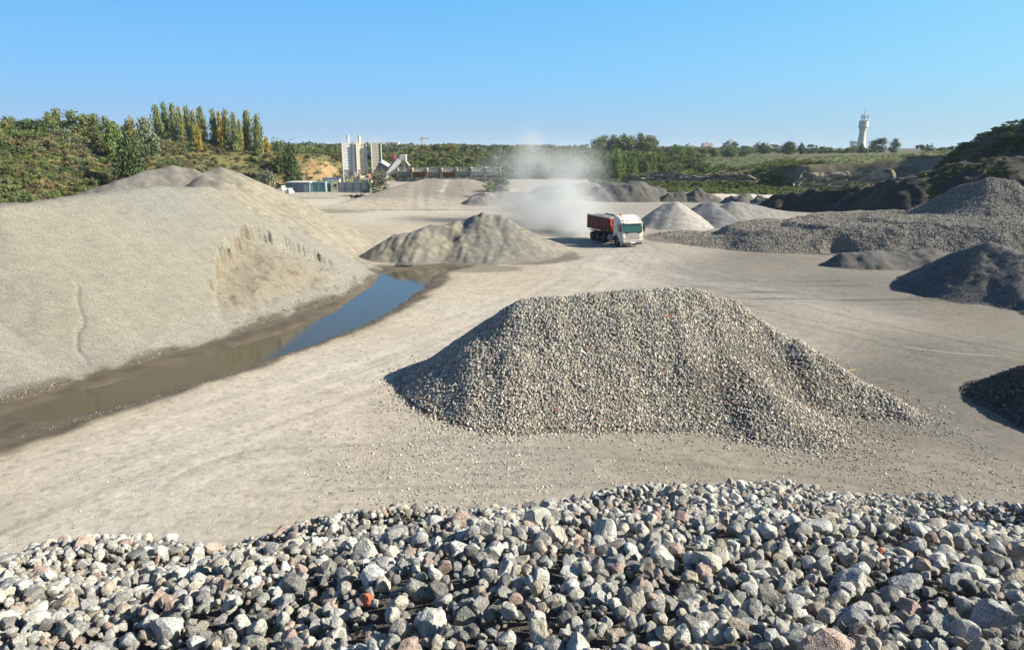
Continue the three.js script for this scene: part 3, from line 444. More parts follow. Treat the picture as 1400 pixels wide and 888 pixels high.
// ------------------------------------------------------------------ the rubble heap under the camera
{
  const NH = (x, d) => {
    const rim = 5.0 + 1.25 * ss(-3, 2.5, x) + .55 * ss(1.8, 3.6, x) + .10 * noise(x * .9, 3, 201) - .35 * (1 - ss(.3, 1.6, Math.abs(x - 1.1)));
    let y = 8.62 - .34 * (d - 2) + .13 * Math.min(0, x) - .075 * Math.max(0, x - 1.8) - .07 * (1 - ss(.2, 1.6, Math.abs(x - .9))) * ss(4, 6, d);
    y += .16 * noise(x * .8 + 2, d * .9, 203) + .07 * noise(x * 2.2, d * 2.2, 205) - .22 * (1 - ss(.2, 1, Math.hypot((x + .8) / .9, (d - 5.0) / .7))) - .16 * (1 - ss(.2, 1, Math.hypot((x - 2.9) / .55, (d - 4.2) / .5)));
    y -= .20 * ss(2.5, 6, d); if (d < 2) y = lerp(8.75, y, ss(-1, 2, d));
    const f = d - rim; if (f > 0) y -= .42 * (Math.sqrt(f * f + .2) - .447);
    const far = Math.max(0, d - rim - 2); y -= far * .1;
    y -= .62 * Math.max(0, Math.abs(x - 1) - 8.5) + .5 * Math.max(0, -4 - d);
    return y;
  };
  const root = thing('rubble_heap', 'nearest heap of broken concrete lumps across the bottom of the picture', 'heap');
  { const n = 110, g = new THREE.PlaneGeometry(46, 46, n, n), p = g.attributes.position; for (let i = 0; i < p.count; i++) { const x = p.getX(i) + 1, d = p.getY(i) + 2; p.setXYZ(i, x, Math.max(-.4, NH(x, d) - .05), -d); } g.computeVertexNormals(); const u = g.attributes.uv; for (let i = 0; i < u.count; i++) u.setXY(i, u.getX(i) * 30, u.getY(i) * 30); part('surface', g, new THREE.MeshStandardMaterial({ map: gravelTex, bumpMap: gravelBump, bumpScale: .05, roughness: 1, color: rgb([.30, .275, .235]) }), root); }
  const R = rng(77), cell = new Map(), all = [], key = (x, d) => Math.floor(x / .3) + ',' + Math.floor(d / .3);
  const free = (x, d, r, k) => { const cx = Math.floor(x / .3), cd = Math.floor(d / .3); for (let i = -1; i <= 1; i++) for (let j = -1; j <= 1; j++) for (const s of cell.get((cx + i) + ',' + (cd + j)) ?? []) if (Math.hypot(s[0] - x, s[2] - d) < (s[3] + r) * k) return false; return true; };
  const add = (n, r0, r1, k, lift, dmax = 9.5) => { let t = 0, c = 0; while (c < n && t++ < n * 12) { const d = 1.1 + (dmax - 1.1) * Math.pow(R(), .85), x = (R() * 2 - 1) * (d * .95 + 2.4), r = lerp(r0, r1, Math.pow(R(), 1.6)); if (!free(x, d, r, k)) continue; const s = [x, NH(x, d) + r * lift + .03 * R(), d, r]; const q = key(x, d); if (!cell.has(q)) cell.set(q, []); cell.get(q).push(s); all.push(s); c++; } };
  add(46, .088, .122, .95, .25, 5.6); add(720, .056, .100, .74, .30, 8); add(10200, .030, .058, .52, .40); add(3500, .028, .050, .42, 1.1); add(29000, .013, .032, .40, .7);
  const geos = []; for (let i = 0; i < 12; i++) geos.push(rockGeo(300 + i, 5, 13 + i % 6, .07)); const smallGeos = []; for (let i = 0; i < 8; i++) smallGeos.push(rockGeo(400 + i, 2, 11, .07));
  const tones = [[.37, .35, .31], [.30, .288, .265], [.46, .445, .405], [.25, .245, .24], [.40, .36, .295], [.185, .178, .165], [.34, .33, .315], [.50, .48, .44], [.31, .262, .21], [.15, .143, .132], [.33, .245, .205], [.28, .265, .235]];
  const mats = tones.map((c, i) => new THREE.MeshStandardMaterial({ color: rgb(c.map((v, j) => v * (1.92 + .10 * j))), map: rockTex, bumpMap: rockBump, bumpScale: .012 + .004 * (i % 3), roughness: .95 }));
  const red = new THREE.MeshStandardMaterial({ color: rgb([.50, .21, .13]), map: rockTex, bumpMap: rockBump, bumpScale: .01, roughness: .95 });
  const pick = () => { const q = R(); return q > .998 ? -1 : Math.floor(Math.pow(R(), 1.25) * tones.length); };
  all.sort((a, b) => b[3] / Math.hypot(b[0], b[2], EYE - b[1]) - a[3] / Math.hypot(a[0], a[2], EYE - a[1]));
  const inView = (s) => s[2] > 1.6 && Math.abs(s[0]) < s[2] * .80 + .35;
  const big = all.filter(inView).slice(0, 300), rest = all.filter((s) => !big.includes(s));
  let n = 0;
  for (const s of big) { const k = pick(), o = part('stone' + (n ? '_' + String(n).padStart(3, '0') : ''), geos[Math.floor(R() * geos.length)], k < 0 ? red : mats[k], root); n++; o.position.set(s[0], s[1], -s[2]); o.rotation.set(R() * 6.3, R() * 6.3, R() * 6.3); o.scale.setScalar(s[3] * 1.06); }
  const tinted = rest.map((s) => { const k = pick(), c = k < 0 ? [.5, .14, .06] : tones[k], m = .85 + .3 * R(); return [s[0], s[1], s[2], s[3] * 1.1, c.map((v) => v * m)]; });
  scatter(tinted, smallGeos, new THREE.MeshStandardMaterial({ roughness: .95, map: rockTex, bumpMap: rockBump, bumpScale: .01, color: rgb([1.92, 2.02, 2.12]) }), root, 'small_stones');
}
// loose stones strewn over the floor
{
  const R = rng(5151), a = [];
  const put = (x, d, r, dark = 1) => a.push([x, ground(x, d) + r * .25, d, r, stoneColor(R, dark)]);
  for (let i = 0; i < 60000; i++) { const x = lerp(-14, 17, R()), d = 15.5 + 12 * Math.pow(R(), 1.4), k = .25 + .6 * fbm(x * .4, d * .4, 3, 207) + (1 - ss(1, 6, Math.hypot(x + 2.5, (d - 21.5) * 1.2))) * 1.0 + ss(6, 12, x) * .3 - ss(-6, -9, x) * .35; if (R() < k * .85) put(x, d, .009 + .036 * Math.pow(R(), 3.5), R() < .2 ? .8 : 1.3 + .9 * R()); }
  for (let i = 0; i < 2500; i++) { const x = lerp(-12, 22, R()), d = lerp(26, 70, R()); if (R() < .4 + fbm(x * .1, d * .1, 3, 209)) put(x, d, .015 + .05 * Math.pow(R(), 4), .75); }
  for (let i = 0; i < 1500; i++) { const t = R(), k = CH[Math.floor(t * (CH.length - 3))], m = CH[Math.floor(t * (CH.length - 3)) + 1], f = R(), x = lerp(k[0], m[0], f) + (.85 + .35 * R()) * 2.1, d = lerp(k[1], m[1], f) - (.5 + .4 * R()) * 1.2; put(x, d, .012 + .03 * R() * R(), .8); }
  const o = new THREE.Group(); o.name = 'loose_gravel'; o.userData = { kind: 'stuff', label: 'loose stones strewn over the quarry floor' }; scene.add(o);
  scatter(a, pebbles, pebbleMat, o, 'gravel');
  // a few planks and lumps
  const wood = std([.42, .31, .17], .9, { map: dirtTex });
  tag(part('x', bx(.62, .04, .12, 0, .03, 0, 0, .3, .03), wood, scene), 'plank', 'short pale plank lying on the dark ground right of the middle heap', 'plank').position.set(16.3, ground(16.3, 31.2), -31.2);
  tag(part('x', bx(.34, .04, .09, 0, .03, 0, 0, -.2, .02), wood, scene), 'plank', 'smaller broken plank piece behind the short pale plank', 'plank').position.set(15.1, ground(15.1, 33.4), -33.4);
}

// ------------------------------------------------------------------ the tipper truck
{
  const paint = new THREE.MeshPhysicalMaterial({ map: dirtTex, color: rgb([.80, .78, .72]), roughness: .35, clearcoat: .4, clearcoatRoughness: .2 }), red = std([.20, .026, .016], .5, { map: dirtTex }), redDark = std([.12, .018, .012], .6, { map: dirtTex }), orange = std([.55, .07, .02], .5), black = std([.018, .018, .02], .7), rubber = std([.028, .027, .026], .9), steel = std([.22, .225, .23], .5, { metalness: .3 }), grime = std([.10, .095, .085], .9), rim = std([.13, .125, .115], .7), chrome = std([.27, .265, .25], .5);
  const glass = new THREE.MeshPhysicalMaterial({ color: rgb([.013, .06, .054]), roughness: .05, clearcoat: 1, clearcoatRoughness: .03 });
  const t = thing('tipper_truck', 'white-cabbed tipper truck with a red body driving out of a dust cloud', 'truck', [13.05, ground(13.2, 77) + .02, -74.0], 20.5 * Math.PI / 180);
  const W = 2.48;
  const side = new THREE.Shape([[0, .62], [.06, 1.0], [.05, 1.62], [-.16, 2.52], [-.30, 2.70], [-.75, 3.02], [-1.35, 3.24], [-1.95, 3.30], [-2.02, 1.05], [-1.86, .98], [-1.78, 1.08], [-1.62, 1.22], [-1.34, 1.28], [-1.06, 1.22], [-.88, 1.05], [-.80, .62]].map((p) => new THREE.Vector2(...p)));
  const cg = new THREE.ExtrudeGeometry(side, { depth: W - .12, bevelEnabled: true, bevelSize: .05, bevelThickness: .06, bevelSegments: 2 }); cg.rotateY(-Math.PI / 2); cg.translate((W - .12) / 2, 0, 0);
  const cab = part('cab', toCreasedNormals(cg, .5), paint, t);
  const tiltX = Math.atan2(.21, .9);
  const ws = part('windscreen', new RoundedBoxGeometry(2.14, .84, .03, 2, .012).rotateX(-tiltX).translate(0, 2.07, .035), glass, cab); ws.name = 'windscreen';
  part('windscreen_frame', [bx(2.3, .07, .05, 0, 1.63, .12), bx(2.3, .07, .06, 0, 2.52, -.09), bar([-1.12, 1.63, .11], [-1.12, 2.52, -.10], .07, .05), bar([1.12, 1.63, .11], [1.12, 2.52, -.10], .07, .05)], black, cab);
  part('wiper', [bar([-.5, 1.68, .16], [.1, 1.86, .12], .025), bar([.2, 1.68, .16], [.8, 1.86, .12], .025)], black, cab);
  part('sun_visor', new RoundedBoxGeometry(2.3, .16, .30, 2, .03).rotateX(.35).translate(0, 2.66, .02), paint, cab);
  part('roof_sign', new RoundedBoxGeometry(1.15, .17, .08, 2, .03).rotateX(-.35).translate(0, 2.88, -.36), std([.42, .43, .42], .5), cab);
  for (const s of [-1, 1]) {
    const door = part('door', bx(.02, 1.25, 1.0, s * (W / 2 + .002), 1.6, -.62), paint, cab); part('handle', bx(.03, .05, .16, s * (W / 2 + .02), 1.35, -1.0), black, door);
    part('side_window', bx(.02, .66, .78, s * (W / 2 + .012), 2.08, -.60, 0, 0, 0, 0), glass, cab); part('window_frame', [bx(.018, .78, .92, s * (W / 2 + .006), 2.08, -.61)], black, cab);
    const m = part('mirror', [new RoundedBoxGeometry(.14, .62, .26, 2, .05).translate(s * (W / 2 + .20), 2.0, -.02), bar([s * W / 2, 2.3, -.15], [s * (W / 2 + .2), 2.24, -.03], .04), bar([s * W / 2, 1.75, -.15], [s * (W / 2 + .2), 1.8, -.03], .04)], black, t); m.name = 'mirror';
    part('headlight', [new RoundedBoxGeometry(.34, .24, .1, 2, .04).translate(s * .98, 1.12, .095)], std([.5, .5, .48], .12), t);
    part('indicator', bx(.08, .2, .08, s * 1.19, 1.12, .08), std([.6, .22, .03], .3), t);
    part('mudguard', new THREE.TorusGeometry(.56, .06, 6, 14, Math.PI).rotateY(Math.PI / 2).scale(4.2, 1, 1).translate(s * 1.06, .62, -1.34), black, t);
    part('step', bx(.16, .07, .5, s * 1.18, .52, -.55), black, t);
  }
  const grille = part('grille', bx(1.62, .62, .05, 0, 1.22, .085), std([.10, .10, .095], .6), t);
  for (let i = 0; i < 5; i++) part('slat', bx(1.66, .075, .05, 0, .98 + i * .12, .13, .25, 0, 0, .01), std([.42, .405, .36], .5), grille);
  part('headlamp_slot', [bx(.42, .10, .04, -.72, 1.555, .105), bx(.42, .10, .04, .72, 1.555, .105)], black, t);
  part('bumper', new RoundedBoxGeometry(2.44, .34, .34, 3, .07).translate(0, .66, .0), chrome, t); part('valance', new RoundedBoxGeometry(2.36, .22, .26, 2, .05).translate(0, .41, -.03), black, t);
  part('number_plate', bx(.56, .13, .03, 0, .53, .175), std([.72, .75, .82], .5), t);
  const beacon = (x, y, z, r) => part('beacon', [new THREE.SphereGeometry(r, 10, 6, 0, 6.3, 0, 1.6).scale(1, 1.1, 1).translate(x, y + r * .7, z), cyl(r, r, r * .8, x, y + r * .3, z)], std([.8, .16, .02], .3), t);
  beacon(-.98, 2.80, -.42, .10); beacon(.98, 2.80, -.42, .10); beacon(-.52, 3.32, -1.7, .14);
  part('chassis', [bx(.1, .26, 6.2, -.42, .98, -5.0), bx(.1, .26, 6.2, .42, .98, -5.0), bx(.9, .12, .12, 0, .98, -3.2), bx(.9, .12, .12, 0, .98, -7)], grime, t);
  part('fuel_tank', new RoundedBoxGeometry(.55, .58, 1.2, 2, .1).translate(-.94, .78, -2.85), steel, t); part('battery_box', new RoundedBoxGeometry(.5, .5, 1.0, 2, .03).translate(.96, .78, -2.8), grime, t);
  const tyre = new THREE.LatheGeometry([[.30, -.15], [.42, -.155], [.49, -.13], [.515, -.08], [.52, 0], [.515, .08], [.49, .13], [.42, .155], [.30, .15]].map((p) => new THREE.Vector2(...p)), 24).rotateZ(Math.PI / 2);
  const disc = merge([cyl(.31, .31, .16, 0, 0, 0, 18, 0, Math.PI / 2), cyl(.13, .1, .3, 0, 0, 0, 10, 0, Math.PI / 2)]);
  for (const z of [-1.34, -4.55, -5.9, -7.25]) for (const s of [-1, 1]) {
    const w = new THREE.Group(); w.name = 'wheel'; w.position.set(s * 1.06, .52, z); t.add(w); part('tyre', tyre, rubber, w); part('rim', disc, rim, w);
    if (z < -3) { const q = new THREE.Group(); q.name = 'wheel'; q.position.set(s * .73, .52, z); t.add(q); part('tyre', tyre, rubber, q); }
  }
  for (const s of [-1, 1]) part('rear_mudguard', bx(.55, .04, 4.2, s * .98, 1.17, -5.9), black, t);
  const BZ0 = -3.0, BZ1 = -8.4, BL = BZ0 - BZ1, bm = (BZ0 + BZ1) / 2;
  const body = part('tipper_body', [bx(W, .12, BL, 0, 1.42, bm), bx(.07, 1.42, BL, -W / 2 + .035, 2.18, bm), bx(.07, 1.42, BL, W / 2 - .035, 2.18, bm), bx(W - .15, 1.42, .07, 0, 2.18, BZ0 - .04)], red, t);
  for (let i = 0; i <= 9; i++) for (const s of [-1, 1]) part('rib', bx(.07, 1.36, .10, s * (W / 2 + .03), 2.15, BZ0 - .1 - i * (BL - .2) / 9), redDark, body);
  part('top_rail', [bx(.13, .12, BL + .06, -W / 2, 2.92, bm), bx(.13, .12, BL + .06, W / 2, 2.92, bm), bx(W, .12, .12, 0, 2.92, BZ0)], std([.36, .36, .38], .6), body);
  part('headboard', [bx(W - .1, .14, .06, 0, 2.75, BZ0 + .04), bx(W - .1, .14, .06, 0, 1.6, BZ0 + .04), bx(.14, 1.3, .06, -1.05, 2.15, BZ0 + .04), bx(.14, 1.3, .06, 1.05, 2.15, BZ0 + .04), bx(.14, 1.3, .06, 0, 2.15, BZ0 + .04)], orange, body);  // body red made brighter here, the sunlight on the headboard put into its colour
  part('tailgate', bx(W - .04, 1.4, .06, 0, 2.17, BZ1 - .03), redDark, body);
  part('lower_rail', [bx(.09, .18, BL, -W / 2 - .01, 1.46, bm), bx(.09, .18, BL, W / 2 + .01, 1.46, bm)], redDark, body);
  part('ram', cyl(.11, .11, 1.5, 0, 1.7, -2.2), steel, t);
  // its load
  const g = new THREE.PlaneGeometry(W - .22, BL - .2, 14, 34).rotateX(-Math.PI / 2), p = g.attributes.position; for (let i = 0; i < p.count; i++) { const x = p.getX(i), z = p.getZ(i); p.setY(i, .26 * (1 - (x / 1.2) ** 2) + .16 * fbm(x * 1.6, z * 1.1, 3, 221) - .02); } g.computeVertexNormals();
  const load = part('x', g, new THREE.MeshStandardMaterial({ map: gravelTex, bumpMap: gravelBump, bumpScale: .03, roughness: 1, color: rgb([.42, .41, .39]) }), scene);
  tag(load, 'gravel_load', 'grey gravel load filling the red body of the tipper truck', 'gravel load'); load.rotation.y = t.rotation.y; load.position.copy(new THREE.Vector3(0, 2.68, bm).applyAxisAngle(new THREE.Vector3(0, 1, 0), t.rotation.y).add(t.position));
}
// ------------------------------------------------------------------ the dust it raises: half a million specks hanging in the air
{
  const R = rng(606), n = 110, p = new Float32Array(n * 9);
  for (let i = 0; i < n; i++) { const c = [gauss(R) * .55, gauss(R) * .5, gauss(R) * .55]; for (let k = 0; k < 9; k++) p[i * 9 + k] = c[k % 3] + (R() - .5) * .036; }
  const g = new THREE.BufferGeometry(); g.setAttribute('position', new THREE.BufferAttribute(p, 3)); g.computeVertexNormals();
  // [x, d, h, spread x, spread d, spread h, share]
  const puffs = [[8.4, 86, .8, 1.6, 2.4, .8, 1.2], [7.0, 89, 1.6, 2.0, 2.6, 1.2, 1.7], [5.4, 93, 2.2, 2.5, 3, 1.6, 2.0], [4.4, 97, 3.4, 2.4, 3, 2.0, 1.8], [1.6, 99, 2.2, 3.2, 3, 1.5, 1.4], [6.4, 97, 5.6, 1.8, 3, 1.8, 1.5], [3.6, 102, 7.2, 1.9, 3, 2.0, 1.1], [8.0, 101, 7.2, 2.4, 3, 1.8, .9], [.6, 103, 5.2, 2.4, 3, 2.4, .7], [11.6, 102, 6.0, 1.6, 3, 2.2, .4], [6.0, 104, 9.2, 3.2, 3, 1.0, .45], [-1.6, 104, 3.0, 2.2, 3, 1.8, .35], [10.5, 95, 3.0, 1.6, 3, 1.6, .7], [.2, 104, 8.4, 2.0, 3, 1.0, .25]];
  const sum = puffs.reduce((a, q) => a + q[6], 0), N = 23000, im = new THREE.InstancedMesh(g, new THREE.MeshPhysicalMaterial({ color: rgb([.71, .73, .73]), roughness: 1, transmission: .5, thickness: 0, side: THREE.DoubleSide }), N);
  let at = 0;
  puffs.forEach((q, k) => {
    const m = k === puffs.length - 1 ? N - at : Math.round(N * q[6] / sum), sub = []; for (let j = 0; j < 7; j++) sub.push([gauss(R) * q[3] * .8, gauss(R) * q[4] * .8, gauss(R) * q[5] * .8, .35 + .5 * R()]);
    for (let i = 0; i < m; i++) { const s = sub[Math.floor(R() * 7)], x = q[0] + s[0] + gauss(R) * q[3] * s[3], d = q[1] + s[1] + gauss(R) * q[4] * s[3], h = Math.abs(q[2] + s[2] + gauss(R) * q[5] * s[3]) + .15, z = .8 + .7 * R(); M4.compose(V(x, d, h), Q.setFromEuler(E.set(R() * 6.3, R() * 6.3, R() * 6.3)), S3.setScalar(1)); im.setMatrixAt(at++, M4); }
  });
  setting(im, 'dust_cloud', 'stuff', 'pale dust cloud billowing up behind the tipper truck');
}

// ------------------------------------------------------------------ trees and bushes
const leafMat = new THREE.MeshPhysicalMaterial({ vertexColors: true, roughness: .85, transmission: .3, thickness: 0, side: THREE.DoubleSide, specularIntensity: .4 });
const barkMat = std([.11, .09, .065], .95);
const PAL = [ // light, mid, dark
  [[.085, .115, .030], [.050, .075, .022], [.024, .040, .013]],   // 0 dark green
  [[.165, .175, .060], [.105, .125, .040], [.055, .070, .024]],   // 1 olive
  [[.26, .225, .055], [.165, .155, .045], [.085, .085, .027]],    // 2 yellowing
  [[.18, .20, .115], [.125, .15, .080], [.065, .085, .045]],      // 3 silvery
  [[.17, .22, .055], [.11, .155, .042], [.055, .085, .026]],     // 4 fresh green
  [[.20, .20, .14], [.145, .15, .10], [.085, .09, .06]],     // 5 dusty grey-green
  [[.36, .27, .04], [.26, .20, .04], [.13, .11, .03]],            // 6 autumn yellow
  [[.17, .145, .06], [.115, .10, .045], [.06, .055, .028]],       // 7 dry brown-olive
];
function leaves(seed, n, blobs, size, pal, accent = 0) { // small folded leaf sprays through the crown's volume
  const R = rng(seed), pos = new Float32Array(n * 18), col = new Float32Array(n * 18), a = new THREE.Vector3(), b = new THREE.Vector3(), nrm = new THREE.Vector3(), c = new THREE.Vector3(), w = blobs.map((q) => Math.pow(q[3] * q[4] * q[5], .7)), W = w.reduce((x, y) => x + y, 0), blobTone = blobs.map(() => R());
  for (let i = 0; i < n; i++) {
    let k = 0, t = R() * W; while (k < blobs.length - 1 && (t -= w[k]) > 0) k++;
    const q = blobs[k]; nrm.set(gauss(R), gauss(R), gauss(R)).normalize(); const r = Math.pow(R(), .45) * (1 + .22 * gauss(R));
    c.set(q[0] + nrm.x * q[3] * r, q[1] + nrm.y * q[4] * r, q[2] + nrm.z * q[5] * r);
    nrm.add(a.set(gauss(R), gauss(R) + .3, gauss(R)).multiplyScalar(.7)).normalize(); a.set(gauss(R), gauss(R), gauss(R)).cross(nrm).normalize(); b.copy(nrm).cross(a);
    const s = size * (.55 + .8 * R()), e = s * (.5 + .3 * R()), v = [c.clone().addScaledVector(a, -s), c.clone().addScaledVector(b, -e).addScaledVector(nrm, s * .25), c.clone().addScaledVector(a, s), c.clone().addScaledVector(b, e).addScaledVector(nrm, s * .25)];
    [0, 1, 2, 0, 2, 3].forEach((m, j) => v[m].toArray(pos, i * 18 + j * 3));
    const y = blobTone[k] * .6 + R() * .55; let cc = y < .5 ? mix3(pal[2], pal[1], y * 2) : mix3(pal[1], pal[0], (y - .5) * 1.7); if (accent && blobTone[k] > .72) cc = mix3(cc, PAL[6][1], accent); cc = cc.map((q) => q * 1.38);
    for (let j = 0; j < 6; j++) col.set(cc, i * 18 + j * 3);
  }
  const g = new THREE.BufferGeometry(); g.setAttribute('position', new THREE.BufferAttribute(pos, 3)); g.setAttribute('color', new THREE.BufferAttribute(col, 3)); g.computeVertexNormals(); return g;
}
function crownBlobs(seed, n, sx = .5, flat = 1) { const R = rng(seed), a = []; for (let i = 0; i < n; i++) { const an = R() * 6.283, y = .13 + .77 * R(), rad = sx * (1 - .75 * Math.abs(y - .48) ** 1.3 / .4) * Math.pow(R(), .5) * .78, r = .10 + .085 * R(); a.push([Math.cos(an) * rad, y, Math.sin(an) * rad, r * 1.25 * sx * 2, r * flat, r * 1.25 * sx * 2]); } return a; }
function trunkGeo(seed, h, r, limbs) { const R = rng(seed), list = [cyl(r, r * .35, h, 0, h / 2, 0, 7)]; for (let i = 0; i < limbs; i++) { const y = h * (.35 + .5 * R()), an = R() * 6.28, L = .22 + .18 * R(); const g = new THREE.CylinderGeometry(r * .15, r * .4, L, 5); g.translate(0, L / 2, 0); g.rotateZ(-.7 - .4 * R()); g.rotateY(an); g.translate(0, y, 0); list.push(g); } return merge(list); }
// unit trees (1 m high, 1 m wide), stretched to size
const TREES = {};
function treeKit(kind, v, n = 1700) {
  const key = kind + '/' + v; if (TREES[key]) return TREES[key];
  const seed = 1000 + kind * 31 + v * 7; return (TREES[key] = { crown: leaves(seed, n, v < 2 ? crownBlobs(seed, 22) : crownBlobs(seed, 26).map((q) => [q[0] * 1.05, (q[1] - .13) * 1.08 + .06, q[2] * 1.05, q[3] * 1.1, q[4], q[5] * 1.1]), .040, PAL[kind], kind === 2 ? .3 : 0), trunk: trunkGeo(seed, .62, .022, 6) });
}
function plantTree(name, label, category, group, kit, x, d, top, width, turn) {
  const y = land(x, d) - .15, h = Math.max(1.2, top - y), t = thing(name, label, category, [x, y, -d], turn, group);
  const s = [Math.max(width, h * .62), h, Math.max(width, h * .62)];
  const tr = part('trunk', kit.trunk, barkMat, t), cr = part('crown', kit.crown, leafMat, t); tr.scale.set(...s); cr.scale.set(...s); return t;
}
const HUE = ['dark green', 'olive', 'yellow-tinged', 'silvery green', 'fresh green', 'dusty grey-green'];
const byX = (L) => L.map((q) => q).sort((a, b) => a[0] / a[1] - b[0] / b[1]);
byX([[-107.4, 150, 16.5, 4.2, 2], [-115.6, 165, 17.9, 3.5, 3], [-101.6, 150, 16.9, 7.1, 0], [-105, 160, 17.8, 3.4, 1], [-105.9, 165, 20, 4.2, 1], [-97, 158, 19.1, 5.8, 1], [-92.7, 146, 14.6, 4.7, 3], [-97.7, 165, 18.7, 5, 1], [-89.9, 158, 17.7, 4.4, 3], [-82.4, 146, 15.6, 3.8, 4], [-88.7, 165, 18.1, 5.3, 2], [-81.7, 158, 17.3, 3.7, 3], [-88.3, 150, 15.2, 4.8, 1], [-97.8, 140, 14.3, 5.1, 0], [-112, 158, 17.4, 4.4, 1], [-101, 170, 18.6, 5, 0]])
  .forEach(([x, d, top, w, k], i) => plantTree('tree', HUE[k] + ' tree, ' + ORD[i] + ' from the left along the woodland edge on the left bank', 'tree', 'trees along the woodland edge on the left bank', treeKit(k, i % 2), x, d, top, w * 1.12, i * 1.3));
{ // columnar poplars
  const kits = [0, 1, 2].map((k) => { const B = [], R = rng(70 + k); for (let i = 0; i < 26; i++) { const y = .06 + .9 * i / 26, w = .46 * Math.pow(Math.sin(Math.PI * Math.pow(clamp(.12 + y * .86), .8)), .6) + .04; B.push([(R() - .5) * .4 * w, y, (R() - .5) * .4 * w, w * (.75 + .3 * R()), .055, w * (.75 + .3 * R())]); } return { crown: leaves(80 + k, 1500, B, .05, [[[.22, .23, .075], [.15, .17, .055], [.075, .09, .03]], [[.30, .28, .07], [.20, .20, .055], [.09, .10, .03]], PAL[6]][k], k === 1 ? .35 : 0), trunk: trunkGeo(80 + k, .5, .02, 2) }; });
  for (const k of kits) k.crown.scale(1, 1, 1);
  byX([[-99.9, 200, 23, 2.8, 0], [-100.5, 206, 24, 2.6, 0], [-97.2, 204, 23.7, 2.4, 0], [-92.5, 198, 22.1, 2.1, 1], [-93.6, 205, 23, 2.4, 0], [-89.2, 199, 21.2, 1.9, 1], [-88.8, 203, 22.6, 2.8, 0], [-86.6, 206, 22.2, 2.4, 0], [-83.1, 202, 21.2, 1.9, 2], [-82.6, 205, 22, 2.6, 0], [-79.2, 202, 21, 2.2, 0], [-78, 203, 18.9, 1.7, 1], [-77.3, 207, 21.9, 2.9, 0], [-73.7, 205, 20.6, 2.9, 0], [-72.1, 207, 14.1, 1.8, 2], [-86.9, 196, 17, 1.5, 2]]).forEach(([x, d, top, w, k], i) => {
    const y = land(x, d) - .2, t = thing('poplar_tree', ['green', 'yellowing', 'golden yellow'][k] + ' columnar poplar, ' + ORD[i] + ' from the left in the poplar row', 'poplar', [x, y, -d], i * 1.7, 'columnar poplars on the left bank'); const s = [w * 1.25, top - y, w * 1.25];
    part('trunk', kits[k].trunk, barkMat, t).scale.set(...s); part('crown', kits[k].crown, leafMat, t).scale.set(...s);
  });
}
byX([[-42.3, 340, 12.8, 6.6, 2], [-35.2, 340, 13.2, 8, 1], [-29.6, 340, 13.5, 8, 2], [-23.2, 345, 13.2, 5.5, 1], [-15.1, 290, 9.8, 3.7, 0], [-43.6, 300, 11.6, 7.1, 1], [-52.3, 280, 10.7, 7.2, 0], [-59.8, 235, 10.2, 6.5, 0], [-60.5, 228, 8.9, 4.9, 1], [-8, 300, 10.4, 4.5, 1], [3, 285, 10.2, 5, 4], [14, 290, 10.6, 5, 0]])
  .forEach(([x, d, top, w, k], i) => plantTree('tree', HUE[k] + ' tree on the slope behind the plant, ' + ORD[i] + ' from the left there', 'tree', 'trees on the slope behind the plant', treeKit(k, 2 + i % 2), x, d, top, w * 1.2, i * 2.1));
byX([[34.8, 235, 11.2, 4, 4], [38.8, 225, 8.2, 2, 4], [40.7, 215, 7.6, 3, 1], [47.8, 240, 9.8, 3.2, 4], [55.2, 262, 10.6, 3.8, 1], [62.8, 280, 10.1, 4.5, 0], [71.2, 300, 11.9, 7.7, 4], [81, 320, 11.7, 7.5, 4], [89, 330, 11.1, 7.8, 3], [98.5, 345, 11.2, 6.7, 1], [112.1, 360, 11.4, 10, 4], [139.8, 420, 12.6, 9, 0], [154, 430, 14.8, 6.9, 0], [169.1, 430, 15.2, 11.1, 0], [181.3, 440, 14.9, 4.2, 0], [241.6, 500, 16.5, 7, 1], [238.6, 480, 14.8, 5.1, 0], [250.1, 480, 18.2, 11.8, 0], [265.9, 490, 18.4, 7.4, 0], [44, 228, 8.8, 4, 0], [30, 250, 10.2, 5, 1], [126, 380, 12, 9, 3]])
  .forEach(([x, d, top, w, k], i) => plantTree('tree', HUE[k] + ' tree on the fields at right, ' + ORD[i] + ' from the left there', 'tree', 'trees on the fields at right', treeKit(k, 2 + i % 2), x, d, Math.max(top, land(x, d) + w * .5), w * 1.15, i * 2.7));
[[52, 430, 18.2, 7.4, 1], [58.6, 440, 18.9, 7.1, 1], [62.9, 432, 19.6, 7.4, 2], [68.7, 438, 19.7, 7.5, 1], [72.4, 430, 19.1, 6.9, 2], [78.8, 436, 20.1, 7.9, 1], [82.6, 430, 19.5, 7.4, 1], [87.4, 434, 18.3, 5.6, 1]]
  .forEach(([x, d, top, w, k], i) => plantTree('grove_tree', HUE[k] + ' tree, ' + ORD[i] + ' from the left in the distant grove on the skyline', 'tree', 'distant grove on the skyline', treeKit(k === 2 ? 1 : k, i % 2), x, d, top + .1, w * 1.5, i * 1.9));
